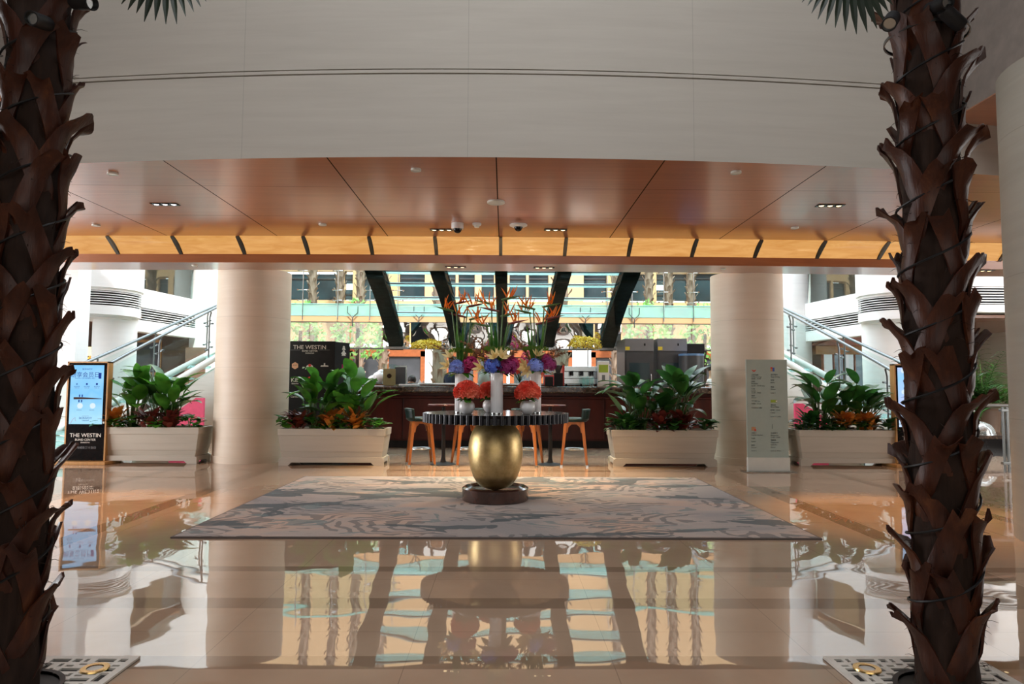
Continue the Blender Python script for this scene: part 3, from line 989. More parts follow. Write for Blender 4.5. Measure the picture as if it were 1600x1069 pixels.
def near_palm(name_label, x, y, seed, H=3.55):
    rng = random.Random(seed)
    t = thing('palm_tree', name_label, 'palm tree', (x, y, 0), 0)
    Rr = 0.104

    def rad(a, z):
        return Rr + 0.008 * math.sin(5 * a + 9 * z) + 0.006 * math.sin(11 * a - 23 * z)
    core = MB().grid(lambda u, v: (rad(2 * PI * u, v * H) * math.cos(2 * PI * u), rad(2 * PI * u, v * H) * math.sin(2 * PI * u), v * H), 32, 110)
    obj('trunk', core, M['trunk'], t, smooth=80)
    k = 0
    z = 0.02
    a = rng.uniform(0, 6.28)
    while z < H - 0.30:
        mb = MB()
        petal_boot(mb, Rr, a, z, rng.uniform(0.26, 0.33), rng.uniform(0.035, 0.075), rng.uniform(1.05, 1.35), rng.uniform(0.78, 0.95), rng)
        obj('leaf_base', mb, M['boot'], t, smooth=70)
        a += 2.3999 + rng.uniform(-0.22, 0.22)
        z += rng.uniform(0.058, 0.070)
    # loose fibres
    fb = MB()
    for i in range(420):
        a = rng.uniform(0, 2 * PI)
        z = rng.uniform(0.05, H)
        r0 = Rr + 0.012
        p0 = Vector((r0 * math.cos(a), r0 * math.sin(a), z))
        dv = Vector((math.cos(a + rng.uniform(-.9, .9)), math.sin(a + rng.uniform(-.9, .9)), rng.uniform(-.6, .9))) * rng.uniform(0.02, 0.045)
        fb.tube([p0, p0 + dv * 0.6, p0 + dv + Vector((0, 0, -0.01))], [0.0016, 0.0012, 0.0005], 3)
    f_ = obj('fibre', fb, M['trunk'], t)
    f_['kind'] = 'stuff'
    # black cable wound up the trunk
    cb = [Vector(((Rr + 0.026) * math.cos(q), (Rr + 0.026) * math.sin(q), 0.25 + q * 0.042 + 0.03 * math.sin(q + 1))) for q in [i * 0.25 for i in range(int((H - 0.5) / 0.042 / 0.25))]]
    obj('cable', MB().tube(cb, 0.005, 5), M['blackmatt'], t)
    # crown of fan leaves
    sgn = -1 if x > 0 else 1
    lst = [(0.0 if sgn > 0 else PI, 0.50 if sgn > 0 else 0.32, 3.06, 0.46)] + [(rng.uniform(0.5, 1.0) + i * 1.05 + (0 if sgn > 0 else PI), rng.uniform(0.6, 0.8), 4.0 + 0.1 * (i % 2), 0.65) for i in range(5)]
    for li, (a, L, zh, fl) in enumerate(lst):
        ml = MB()
        d = Vector((math.cos(a), math.sin(a), 0))
        s_ = Vector((-math.sin(a), math.cos(a), 0))
        hub = d * L + Vector((0, 0, zh))
        ml.tube([d * 0.08 + Vector((0, 0, H - 0.1)), d * L * 0.55 + Vector((0, 0, max(zh, H) + 0.12)), hub], [0.018, 0.014, 0.010], 6)
        if li == 0:
            d, s_ = Vector((sgn * .25, -.25, 0)), Vector((1, 0, 0))
        lf = obj('frond', ml, M['darkfrond'], t)
        bl = MB()
        n = 17
        for i in range(n):
            q = -1 + 2 * i / (n - 1)
            dv = (d * (0.25 * math.cos(q * 1.2) + 0.02) + s_ * 0.5 * math.sin(q * 1.3) + Vector((0, 0, -0.72 + 0.25 * q * q))).normalized()
            sd = dv.cross(d).normalized() if dv.cross(d).length > .01 else s_
            ln = fl * (0.88 - 0.25 * q * q) * rng.uniform(0.92, 1.02)
            w_ = 0.017
            pts = [hub, hub + dv * ln * 0.45, hub + dv * ln * 0.8, hub + dv * ln]
            ws = [0.006, w_, w_ * 0.7, 0.001]
            vs = []
            for pp, ww in zip(pts, ws):
                vs += [pp - sd * ww, pp + d * ww * 0.5, pp + sd * ww]
            fs = []
            for j in range(3):
                o_ = 3 * j
                fs += [(o_, o_ + 1, o_ + 4, o_ + 3), (o_ + 1, o_ + 2, o_ + 5, o_ + 4)]
            bl.add(vs, fs)
        obj('leaflets', bl, M['darkfrond'], lf, smooth=0)
    return t


PL, PR = (-1.925, 2.75), (1.757, 2.75)
near_palm('brown palm trunk with torn leaf bases at the left edge, nearest the screen stand', PL[0], PL[1], 3)
near_palm('brown palm trunk with torn leaf bases at the right, beside the grey column', PR[0], PR[1], 11)

# floor grates with an uplight ring round each palm foot
for (x, y), ring, side in ((PL, (-1.70, 2.95), 'left'), (PR, (1.54, 2.95), 'right')):
    t = thing('tree_grate', 'square pierced floor grate round the foot of the %s palm' % side, 'floor grate', (x, y, 0))
    obj('dark_pit', MB().box2((-0.34, -0.34, 0.001), (0.34, 0.34, 0.003)), M['pit'], t, smooth=0)
    n = 42
    c_ = 0.68 / n
    hole = set()
    for i in range(n):
        for j in range(n):
            u, v = i - n / 2 + .5, j - n / 2 + .5
            if (u * u + v * v) ** .5 * c_ < 0.195:
                hole.add((i, j))
            rx, ry = ring[0] - x, ring[1] - y
            if ((u * c_ - rx) ** 2 + (v * c_ - ry) ** 2) ** .5 < 0.05:
                hole.add((i, j))
    for bi in range(0, n - 4, 6):
        for bj in range(0, n - 4, 6):
            if ((bi + bj) // 6) % 2:
                cells = [(bi + 2 + k, bj + r_) for r_ in (2, 3) for k in range(5)] + [(bi + 2, bj + 5), (bi + 3, bj + 5), (bi + 5, bj + 6), (bi + 6, bj + 6)]
            else:
                cells = [(bi + r_, bj + 2 + k) for r_ in (2, 3) for k in range(5)] + [(bi + 5, bj + 2), (bi + 5, bj + 3), (bi + 6, bj + 5), (bi + 6, bj + 6)]
            for q in cells:
                if 1 < q[0] < n - 2 and 1 < q[1] < n - 2:
                    hole.add(q)
    g = MB()
    for i in range(n):
        for j in range(n):
            if (i, j) not in hole:
                x0, y0 = -0.34 + i * c_, -0.34 + j * c_
                g.add([(x0, y0, 0.012), (x0 + c_, y0, 0.012), (x0 + c_, y0 + c_, 0.012), (x0, y0 + c_, 0.012)], [(0, 1, 2, 3)])
    pl_ = obj('plate', g, M['grate'], t, smooth=0)
    so = pl_.modifiers.new('solid', 'SOLIDIFY')
    so.thickness = 0.009
    so.offset = -1
    rx, ry = ring[0] - x, ring[1] - y
    obj('hole_rim', MB().lathe([(0.175, 0.003), (0.195, 0.003), (0.195, 0.016), (0.175, 0.016)], 40, cap=False), M['blackmatt'], t)
    u_ = thing('uplight', 'brass ringed uplight set in the grate of the %s palm' % side, 'uplight', (ring[0], ring[1], 0.012))
    obj('ring', MB().lathe([(0.030, 0.001), (0.056, 0.001), (0.054, 0.007), (0.032, 0.007)], 32, cap=False), M['bronze'], u_)
    obj('lens', MB().lathe([(0.0, 0.003), (0.031, 0.003)], 28, cap=False), M['grate'], u_)

# spotlights clamped on the palms


def spotlight(px, py, Y, aim, label):
    p = at(px, py, Y)
    t = thing('spotlight', label, 'spotlight', p)
    q = Vector(aim).to_track_quat('-Z', 'Y').to_matrix().to_4x4()
    obj('body', MB().lathe([(0.0, 0.06), (0.022, 0.06), (0.028, 0.05), (0.028, -0.05), (0.023, -0.05), (0.022, -0.03), (0, -0.03)], 20, q, cap=False), M['blackmatt'], t)
    obj('lens', MB().lathe([(0.0, -0.036), (0.022, -0.036)], 16, q, cap=False), M['steel'], t)
    obj('bracket', MB().tube([(0, 0, 0), (0, 0.03, 0.02), (0, 0.07, 0.02)], 0.006, 6), M['blackmatt'], t)


spotlight(1392, 33, 2.58, (-0.5, -0.6, -0.6), 'black spotlight on the left side of the right palm trunk')
spotlight(1467, 9, 2.58, (0.1, -1, -0.25), 'black spotlight on the front of the right palm, facing the entrance')
spotlight(1488, 28, 2.58, (0.75, 0.3, -0.35), 'black spotlight on the right side of the right palm trunk')
spotlight(62, 33, 2.58, (0.0, -1, -0.3), 'black spotlight on the front of the left palm')
spotlight(130, 4, 2.58, (0.8, -0.3, -0.2), 'black spotlight on the right side of the left palm')
cl = MB().lathe([(0.152, -0.006), (0.158, -0.006), (0.158, 0.006), (0.152, 0.006)], 32, Matrix.Translation((PR[0], PR[1], 2.66)), cap=False)
tag(obj('clamp_ring', cl, M['darksteel']), 'dark steel ring round the right palm holding the spotlights', 'clamp')

# sunlit palms of the atrium: one built, the rest copied


def far_palm(seed):
    rng = random.Random(seed)
    t = thing('palm_tree', 'palm', 'palm tree', (0, 0, 0), 0, 'palms of the atrium')
    H = 8.6
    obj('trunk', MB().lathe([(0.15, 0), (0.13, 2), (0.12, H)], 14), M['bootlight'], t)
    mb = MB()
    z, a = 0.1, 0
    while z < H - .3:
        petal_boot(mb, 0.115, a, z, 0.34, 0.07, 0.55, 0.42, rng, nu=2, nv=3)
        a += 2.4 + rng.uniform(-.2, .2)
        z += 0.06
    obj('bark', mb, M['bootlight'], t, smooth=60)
    return t


fp = far_palm(5)
spots = [(488, 22.0, 'first atrium palm from the left column, seen through the left glass railing'), (531, 22.4, 'second atrium palm from the left column'), (563, 22.2, 'third atrium palm from the left column, beside the first dark stair beam'),
         (600, 21.0, 'atrium palm between the two left stair beams'), (688, 17.9, 'thick atrium palm behind the left vase, near the bar'), (877, 17.9, 'thick atrium palm behind the right vase, near the bar'),
         (962, 21.0, 'atrium palm left of the last dark stair beam'), (1014, 22.2, 'third atrium palm from the right column, beside the last stair beam'), (1045, 22.4, 'second atrium palm from the right column'), (1080, 22.0, 'first atrium palm from the right column')]
for i, (px, Y, lab) in enumerate(spots):
    p = at(px, 470, Y)
    sc_ = 1.35 if Y < 18 else 1.0
    if i == 0:
        fp.location = (p.x, Y, 0)
        fp['label'] = lab
    else:
        dup(fp, (p.x, Y, 0), i * 1.3, lab, sc_ if sc_ != 1 else None)

# ================================================================== GLASS STAIRS, WALKWAY
def catmull(pts, t):
    n = len(pts) - 1
    f = min(max(t, 0), 0.99999) * n
    i = int(f)
    u = f - i
    p = [Vector(pts[max(0, min(n, i + k))]) for k in (-1, 0, 1, 2)]
    return 0.5 * ((2 * p[1]) + (p[2] - p[0]) * u + (2 * p[0] - 5 * p[1] + 4 * p[2] - p[3]) * u * u + (3 * p[1] - p[0] - 3 * p[2] + p[3]) * u ** 3)


def spider(mb, p, d, r=0.075):
    """four-armed steel clamp holding glass; d = direction along the glass"""
    d = Vector(d).normalized()
    n = d.cross(Vector((0, 0, 1))).normalized()
    for s in (-1, 1):
        q = p + d * r * s
        mb.tube([p, q], 0.009, 5)
        mb.tube([q - n * 0.03, q + n * 0.03], 0.018, 8)


near0 = [(-6.85, 10.9, .15), (-6.8, 11.8, .58), (-5.95, 14, 1.80), (-5.15, 15.9, 2.82)]
far0 = [(-7.98, 11.4, .15), (-7.72, 12.95, .72), (-6.55, 15.3, 1.98), (-5.75, 16.9, 2.82)]
for s, nm in ((-1, 'left'), (1, 'right')):
    fx = lambda p: Vector((AX + (p[0] - AX) * (1 if s < 0 else -1), p[1], p[2]))
    nr = lambda t: fx(catmull(near0, t))
    fr = lambda t: fx(catmull(far0, t))
    t = thing('glass_staircase', 'curving glass staircase with steel handrails rising behind the %s planter' % nm, 'staircase', fx((-7.2, 11.5, 0)))
    o = t.location
    loc = lambda p: Vector(p) - o
    NT_ = 17
    for k in range(NT_):
        a, b_ = k / NT_, (k + 1.25) / NT_
        z = nr(k / NT_).z + 0.06
        poly = [loc(q) for q in (nr(a), nr(min(b_, 1)), fr(min(b_, 1)), fr(a))]
        m_ = MB().slab([(q.x, q.y) for q in poly], z - 0.035, z)
        obj('tread', m_, M['teal'], t, smooth=0)
    for e in (nr, fr):
        m_ = MB()
        m_.grid(lambda u, v: loc(e(u)) + Vector((0, 0, -0.02 - 0.14 * v)), 40, 1)
        obj('stringer', m_, M['metalwhite'], t, smooth=60, solid=0.05)
        rail = MB().tube([loc(e(i / 40)) + Vector((0, 0, 0.95)) for i in range(41)], 0.028, 10)
        obj('handrail', rail, M['railsteel'], t)
        for k in range(7):
            f = 0.03 + k * 0.155
            p = loc(e(f))
            d = e(min(1, f + .02)) - e(f - .02)
            pm = MB().tube([p, p + Vector((0, 0, .80)), p + Vector((0.03 * -s, 0, .93))], 0.017, 8)
            spider(pm, p + Vector((0, 0, .18)), d)
            spider(pm, p + Vector((0, 0, .66)), d)
            obj('post', pm, M['railsteel'], t)
            if k < 6:
                f2 = f + 0.155
                g = MB().grid(lambda u, v: loc(e(f + 0.01 + (f2 - f - 0.02) * u)) + Vector((0, 0, 0.05 + 0.82 * v)), 6, 1)
                obj('glass_panel', g, M['glass'], t, smooth=60)
    sw = MB()
    sw.grid(lambda u, v: loc(nr(0.42 + 0.58 * u)) + Vector((0, 0.18, 0)) - Vector((0, 0, 0.26 + (nr(0.42 + 0.58 * u).z - 0.26) * v)), 20, 1)
    obj('support_wall', sw, M['planter'], t, smooth=60, solid=0.12)
    q = fx((-5.78, 12.6, 0))
    pk = MB().prism([(-0.3, 0), (0.3, 0), (0.3, .95), (0.15, .95), (-0.3, 0.62)] if s < 0 else [(-0.3, 0), (0.3, 0), (0.3, 0.62), (-0.15, 0.9), (-0.3, 0.9)], -0.03, 0.03, Matrix.Translation(q))
    tag(obj('display_board', pk, M['pink'], smooth=0), 'pink slanted board under the %s glass staircase' % nm, 'board')

# walkway landing
wk = thing('glass_walkway', 'glass walkway across the top of the stairs with mirror steel panels below it', 'walkway', (0, 16, 0))
ZL = 2.82
dk = MB().box2((-5.3, 0.0, ZL), (5.2, 1.5, ZL + 0.02))
obj('deck', dk, M['teal'], wk, smooth=0)
obj('glass_edge', MB().box2((-5.3, -0.03, ZL), (5.2, -0.01, ZL + 0.27)), M['teal'], wk, smooth=0)
obj('edge_line', MB().box2((-5.3, -0.04, ZL + 0.27), (5.2, 0.0, ZL + 0.285)), M['tealedge'], wk, smooth=0)
obj('ledge', MB().box2((-5.3, -0.02, ZL - 0.14), (5.2, 0.02, ZL - 0.002)), M['beige'], wk, smooth=0)
obj('support_bar', MB().box2((-5.3, -0.12, 2.035), (5.2, -0.02, 2.065)).box2((-5.3, -0.05, 2.66), (5.2, 0, 2.68)), M['darksteel'], wk, smooth=0)
# rippled panels of the band below: glass at the sides, mirror steel in the middle
bx = [-5.3, -4.55, -3.6, -2.85, -2.2, -1.05, 0.0, 1.0, 2.1, 2.75, 3.5, 4.4, 5.2]
for i in range(len(bx) - 1):
    xa, xb = bx[i] + 0.015, bx[i + 1] - 0.015
    mid = -2.9 < (xa + xb) / 2 < 2.8
    ph = i * 1.7
    g = MB().grid(lambda u, v: (xa + (xb - xa) * u, -0.05 - 0.07 * (v - 0.35) * (1 if mid else -0.3) - (0.05 if mid else 0.02) * math.sin(PI * u) + 0.012 * math.sin(7 * u + ph) * math.sin(5 * v + ph), 2.06 + 0.60 * v), 16, 10)
    obj('steel_panel' if mid else 'rippled_panel', g, M['steelmirror'] if mid else M['wavyglass'], wk, smooth=80)
for xa, xb in ((-5.3, -4.4), (-4.38, -3.4), (-3.38, -2.45), (2.38, 3.3), (3.32, 4.3), (4.32, 5.2)):
    gp = obj('glass_panel', MB().box2((xa, 0.0, ZL + .3), (xb, 0.015, 3.95)), M['glass'], wk, smooth=0)
    obj('panel_edge', MB().box2((xa, -0.005, 3.95), (xb, 0.02, 4.0)), M['tealedge'], gp, smooth=0)
for xx in (-4.72, -3.9, -3.15, -2.5, 2.42, 3.0, 3.75, 4.45):
    m_ = MB().tube([(xx, -0.06, ZL - .1), (xx, -0.06, 4.3)], 0.012, 6)
    for z in (3.18, 3.42, 3.88):
        spider(m_, Vector((xx, -0.05, z)), (1, 0, 0), 0.12)
    obj('post', m_, M['steel'], wk)
for xx in (-3.55, 3.05, -2.0, 1.9):
    m_ = MB()
    for s in (-1, 1):
        m_.tube([(xx, -0.07, ZL - .05), (xx + s * .12, -0.07, ZL + .07), (xx + s * .12, -0.07, ZL + .22)], 0.011, 6)
    m_.tube([(xx, -0.07, ZL - .25), (xx, -0.07, ZL - .05)], 0.012, 6)
    obj('glass_clamp', m_, M['darksteel'], wk)

# middle flight: dark lacquered beams rising towards the hall with glass treads across
fl = thing('central_staircase', 'glass stair flight on five dark lacquered beams above the bar', 'staircase', (0, 16, 0))
ypath = [(10.6, 4.35), (11.3, 3.85), (12.2, 3.29), (13.2, 3.04), (14.2, 2.74), (15.1, 2.42), (16.0, 2.07)]
for px_top, px_bot, hw in ((584, 620, .165), (683, 717, .135), (783, 785, .115), (882, 855, .135), (987, 947, .165)):
    xt, xb = at(px_top, 420, 12.2).x, at(px_bot, 545, 16.0).x
    m_ = MB()
    n = 24

    def bp(u, dx, dz):
        q = catmull([(0, y_, z_) for y_, z_ in ypath], u)
        f = (q.y - 12.2) / 3.8
        return (xt + (xb - xt) * f + dx, q.y - 16 - 0.05, q.z + dz)
    ring = [(-hw, -0.02), (-hw * .93, -0.05), (hw * .93, -0.05), (hw, -0.02), (hw, 0.16), (-hw, 0.16)]
    m_.grid(lambda u, v: bp(u, *ring[round(v * 6) % 6]), n, 6)
    bmn = obj('stair_beam', m_, M['beam'], fl, smooth=40)
    f_ = MB().box((xb, -0.14, 2.09), (hw * 2.6, 0.16, 0.05)).box((xb, -0.16, 2.05), (hw * 3.4, 0.04, 0.02))
    obj('steel_foot', f_, M['steel'], bmn, smooth=0)
for k, (Y, dpt) in enumerate(((11.55, .4), (12.05, .4), (12.62, .4), (13.25, .42), (13.9, .44), (14.6, .46))):
    us = [i / 200 for i in range(201)]
    zz = min((catmull([(0, a, b_) for a, b_ in ypath], u) for u in us), key=lambda q: abs(q.y - Y)).z + 0.17
    tr = MB()
    tr.grid(lambda u, v: (-2.6 + 5.12 * u, Y - 16 + dpt * v + 0.10 * (2 * u - 1) ** 8 * -1, zz), 24, 1)
    o_ = obj('tread', tr, M['teal'], fl, smooth=0, solid=0.02)
    ed = MB().tube([(-2.6 + 5.12 * i / 24, Y - 16 - 0.10 * (2 * i / 24 - 1) ** 8, zz - 0.015) for i in range(25)], 0.016, 6)
    obj('tread_edge', ed, M['darksteel'], o_)
for s in (-1, 1):
    g = MB().grid(lambda u, v: (AX + s * 2.62, -4.9 + 4.8 * u, catmull([(0, a, b_) for a, b_ in ypath], 0.1 + 0.9 * u).z + 0.2 + 0.85 * v), 12, 1)
    obj('glass_panel', g, M['glass'], fl, smooth=60)

# ------------------------------------------------------------------ shrubs added in place of reflections in the steel band


def bush(name, label, x, y, z0, rx, rz_, m, seed, n=420, leaf=0.16, group=None):
    rng = random.Random(seed)
    t = thing(name, label, 'shrub', (x, y, 0), 0, group)
    mb = MB()
    for i in range(n):
        a, b_ = rng.uniform(0, 2 * PI), math.acos(rng.uniform(-0.35, 1))
        rr = rng.uniform(0.72, 1.0)
        c = Vector((rx * rr * math.sin(b_) * math.cos(a), rx * .8 * rr * math.sin(b_) * math.sin(a), z0 + rz_ * (0.4 + .6 * rr * math.cos(b_))))
        d = Vector((rng.gauss(0, 1), rng.gauss(0, 1), rng.gauss(.4, 1))).normalized()
        e = d.orthogonal().normalized()
        l_, w_ = leaf * rng.uniform(.7, 1.2), leaf * .32
        mb.add([c - d * l_ * .5, c + e * w_, c + d * l_ * .5, c - e * w_], [(0, 1, 2, 3)])
    obj('foliage', mb, m, t, smooth=0)
    obj('stem', MB().tube([(0, 0, 0), (0.02, 0, z0 + rz_ * .6)], 0.05 if leaf > .1 else .012, 8), M['trunk'] if leaf > .1 else M['steel'], t)
    return t


bush('green_reflection_shrub', 'green shrub standing in for a reflection, behind the rippled glass left of the stairs, nearest the column', -5.75, 19.2, 1.4, .75, 2.2, M['hedge'], 1, group='shrubs beyond the walkway')
bush('green_reflection_shrub', 'green shrub standing in for a reflection, behind the rippled glass, beside the first dark beam', -4.05, 18.8, 1.5, .75, 2.1, M['hedge'], 2, group='shrubs beyond the walkway')
bush('green_reflection_shrub', 'green shrub standing in for a reflection, behind the grey cabinets right of the stairs', 3.95, 18.8, 1.5, .75, 2.1, M['hedge'], 3, group='shrubs beyond the walkway')
bush('green_reflection_shrub', 'green shrub standing in for a reflection, behind the right column edge', 5.65, 19.2, 1.3, .75, 2.3, M['hedge'], 4, group='shrubs beyond the walkway')
bush('yellow_reflection_shrub', 'rounded yellow shrub standing in for a reflection, between the right stair beams', 1.85, 15.2, 1.97, .34, .34, M['yellowbush'], 6, 500, .06)
bush('yellow_reflection_shrub', 'rounded yellow shrub standing in for a reflection, between the left stair beams', -1.75, 15.2, 1.97, .36, .24, M['yellowbush'], 7, 500, .06)

# ================================================================== BAR
BY = 13.2
bar = thing('bar_counter', 'long mahogany bar counter with a brown granite top', 'bar counter', (0, BY, 0))
bm_ = MB().box2((-4.55, 0.06, 0.14), (4.55, 0.5, 1.06))
obj('body', bm_, M['mahogany'], bar, smooth=0)
for k in range(7):
    xa = -4.55 + k * 1.3
    obj('front_panel', MB().box2((xa + .012, 0.03, 0.17), (xa + 1.288, 0.07, 0.95)), M['mahogany'], bar, smooth=0, bevel=0.006)
obj('moulding', MB().box2((-4.57, 0.0, 0.955), (4.57, 0.09, 1.0)), M['mahogany'], bar, smooth=0, bevel=0.012)
obj('kick_base', MB().box2((-4.5, 0.10, 0.0), (4.5, 0.5, 0.14)), M['blackmatt'], bar, smooth=0)
obj('countertop', MB().box2((-4.65, -0.13, 1.06), (4.65, 0.55, 1.19)), M['granite'], bar, smooth=0, bevel=0.03)
sv = thing('back_counter', 'cherry service shelf behind the bar', 'counter', (0, 14.2, 0))
obj('body', MB().box2((-4.0, 0, 0), (2.1, 0.5, 1.22)), M['cherryframe'], sv, smooth=0)
obj('shelf_top', MB().box2((-4.05, -0.04, 1.22), (2.12, 0.54, 1.25)), M['steel'], sv, smooth=0)


def onbar(px, Y):
    return at(px, 604, Y).x


# things along the counter
x = onbar(608, 13.35)
t = thing('menu_holder', 'clear stand with a tan printed card on the left of the bar', 'menu stand', (x, 13.35, 1.19))
obj('card', MB().box2((-0.12, 0, 0.01), (0.12, 0.012, 0.33)), M['tan'], t, smooth=0)
obj('emblem', MB().lathe([(0, 0), (0.045, 0)], 20, Matrix.Translation((0, -0.003, 0.19)) @ Matrix.Rotation(PI / 2, 4, 'X'), cap=False), M['mahogany'], t)
obj('clear_sleeve', MB().box2((-0.13, -0.012, 0), (0.13, -0.006, 0.42)), M['glass'], t, smooth=0)
obj('foot', MB().box2((-0.13, -0.06, 0), (0.13, 0.08, 0.01)), M['glass'], t, smooth=0)
x = onbar(625, 13.6)
t = thing('picture_frame', 'upright framed print just right of the tan menu card', 'frame', (x, 13.6, 1.19))
obj('frame', MB().box2((-0.13, 0, 0), (0.13, 0.02, 0.40)), M['steel'], t, smooth=0)
obj('print', MB().box2((-0.105, -0.004, 0.03), (0.105, 0.0, 0.37)), M['charcoal'], t, smooth=0)
x = onbar(593, 13.5)
mb = MB()
for q, r_ in (((0, 0, .16), .15), ((.13, 0, .10), .11), ((-.12, 0, .11), .12), ((.03, .02, .25), .09)):
    mb.ball(q, r_, 14, 8, (1, .8, .8))
t = obj('cloth_bundle', mb, M['ceramic'])
t.location = (x, 13.5, 1.19)
tag(t, 'rumpled white cloth bundle on the bar left of the tan menu card', 'cloth')
x = onbar(640, 13.4)
t = thing('napkin_stack', 'flat pile of white napkins on the bar right of the framed print', 'napkins', (x, 13.4, 1.19))
obj('napkin', MB().box2((-0.2, -0.1, 0), (0.2, 0.1, 0.035)), M['ceramic'], t, bevel=.01, smooth=0)
obj('peak', MB().prism([(0.16, .035), (0.30, .035), (0.27, .11), (0.24, .05), (0.19, .12)], -.02, .02), M['ceramic'], t, smooth=0)
x = onbar(943, 13.35)
t = thing('menu_holder', 'tall white stand with a green and white card at the right of the bar', 'menu stand', (x, 13.35, 1.19))
obj('frame', MB().box2((-0.115, 0, 0), (0.115, 0.05, 0.50)), M['whitepaint'], t, smooth=0, bevel=.008)
obj('card', MB().box2((-0.09, -0.004, 0.28), (0.09, 0, 0.43)), M['greenprint'], t, smooth=0)
obj('photo', MB().box2((-0.09, -0.004, 0.06), (0.09, 0, 0.27)), M['ceramic'], t, smooth=0)
obj('figure_print', MB().box2((-0.03, -0.006, 0.12), (0.03, -0.004, 0.23)), M['greycab'], t, smooth=0)
x = onbar(908, 13.75)
t = thing('espresso_machine', 'wide steel espresso machine on the bar left of the white menu stand', 'coffee machine', (x, 13.75, 1.19))
obj('body', MB().box2((-0.36, -0.15, 0.05), (0.36, 0.25, 0.16)).box2((-0.36, 0.05, 0.16), (0.36, 0.25, 0.33)).box2((-0.36, -0.2, 0.30), (0.36, 0.25, 0.40)), M['steel'], t, smooth=0, bevel=.01)
for s in (-1, 1):
    obj('side_panel', MB().box2((s * 0.36, -0.22, 0.02), (s * 0.39, 0.27, 0.42)), M['red'], t, smooth=0)
for i in (-1, 0, 1):
    obj('group_head', MB().cyl((i * .2, -0.1, 0.22), .035, .08).box((i * .2, -0.2, .225), (.03, .16, .025)), M['black'], t)
    obj('foot', MB().cyl((i * .3, 0, 0), .02, .05), M['black'], t)
x = onbar(872, 13.6)
t = thing('coffee_grinder', 'black coffee grinder with a hopper left of the espresso machine', 'coffee grinder', (x, 13.6, 1.19))
obj('body', MB().box2((-.09, -.1, 0), (.09, .12, .27)), M['blackmatt'], t, smooth=0, bevel=.01)
obj('hopper', MB().lathe([(.04, .27), (.085, .40), (.085, .42), (0, .43)], 20), M['charcoal'], t)
x = onbar(858, 13.3)
t = thing('payment_terminal', 'small dark payment terminal with a red back on the bar', 'card terminal', (x, 13.3, 1.19))
obj('body', MB().box((0, 0, .10), (.16, .06, .18)), M['blackmatt'], t, smooth=0, bevel=.01)
obj('red_back', MB().box((0, 0.05, .12), (.19, .03, .2)), M['red'], t, smooth=0, bevel=.01)
x = onbar(756, 13.5)
t = thing('water_jug', 'pale glass jug on the bar behind the middle vases', 'jug', (x, 13.5, 1.19))
obj('body', MB().lathe([(0, 0), (.09, 0), (.12, .1), (.10, .22), (.06, .28), (.075, .34)], 24, cap=False), M['frost'], t)
obj('handle', MB().tube([(.1, 0, .22), (.18, 0, .2), (.18, 0, .1), (.11, 0, .08)], .012, 8), M['frost'], t)
for i, (px, h, k) in enumerate(((912, .18, 'first'), (918, .2, 'second'), (925, .18, 'third'))):
    t = obj('drinking_glass', MB().lathe([(0, 0), (.03, 0), (.036, h), (.032, h), (.027, .01), (0, .01)], 16, cap=False), M['glass'])
    t.location = (onbar(px, 13.3), 13.3, 1.19)
    tag(t, '%s clear glass on the bar in front of the espresso machine, counted from the left' % k, 'glass', 'glasses on the bar')

# grey cabinets behind the bar
for px0, px1, ptop, lab in ((960, 1021, 529, 'tall grey cooler cabinet with a yellow sticker, the left of two behind the bar'), (1027, 1073, 529, 'tall grey cooler cabinet with a yellow sticker, the right of two behind the bar')):
    Y = 14.0
    a, b_ = at(px0 + (16 if px0 < 1000 else 0), ptop, Y), at(px1, ptop, Y)
    h = a.z
    wd = b_.x - a.x
    t = thing('cooler_cabinet', lab, 'cabinet', ((a.x + b_.x) / 2, Y, 0))
    obj('body', MB().box2((-wd / 2, 0, 0.03), (wd / 2, 1.0, h)), M['charcoal'], t, smooth=0, bevel=.01)
    obj('header', MB().box2((-wd / 2, -0.02, h - .26), (wd / 2, 0, h)), M['greycab'], t, smooth=0, bevel=.005)
    dr = obj('door', MB().box2((-wd / 2 + .03, -0.015, 0.1), (wd / 2 - .03, 0, h - .28)), M['charcoal'], t, smooth=0)
    obj('door_glass', MB().box2((-wd / 2 + .09, -0.02, 0.2), (wd / 2 - .09, -0.015, h - .5)), M['winglass'], dr, smooth=0)
    obj('handle', MB().tube([(wd / 2 - .06, -.02, .9), (wd / 2 - .06, -.05, .95), (wd / 2 - .06, -.05, 1.4), (wd / 2 - .06, -.02, 1.45)], .01, 6), M['steel'], dr)
    obj('sticker', MB().box2((-wd / 2 + .01, -0.024, h - .24), (-wd / 2 + .1, -0.02, h - .17)), M['yellow'], t, smooth=0)
    obj('badge', MB().box2((wd / 2 - .2, -0.024, h - .15), (wd / 2 - .17, -0.02, h - .10)), M['black'], t, smooth=0)
a, b_ = at(1073, 537, 14.3), at(1101, 537, 14.3)
t = thing('speaker_tower', 'black upright cabinet right of the grey cooler cabinets', 'cabinet', ((a.x + b_.x) / 2, 14.3, 0))
obj('board', MB().box2((-(b_.x - a.x) / 2, 0, 0), ((b_.x - a.x) / 2, .35, a.z)), M['blackmatt'], t, smooth=0, bevel=.01)
a, b_ = at(1062, 553, 13.7), at(1100, 553, 13.7)
t = thing('round_canister', 'dark round canister with a blue lid in front of the black panel', 'canister', ((a.x + b_.x) / 2, 13.75, 1.19))
rr = (b_.x - a.x) / 2
obj('body', MB().lathe([(0, 0), (rr, 0), (rr, a.z - 1.19 - .03)], 28, cap=False), M['charcoal'], t)
obj('lid', MB().lathe([(rr * 1.03, a.z - 1.23), (rr * 1.03, a.z - 1.19), (0, a.z - 1.185)], 28, cap=False), simple('blue_lid', (.10, .22, .42), .3), t)

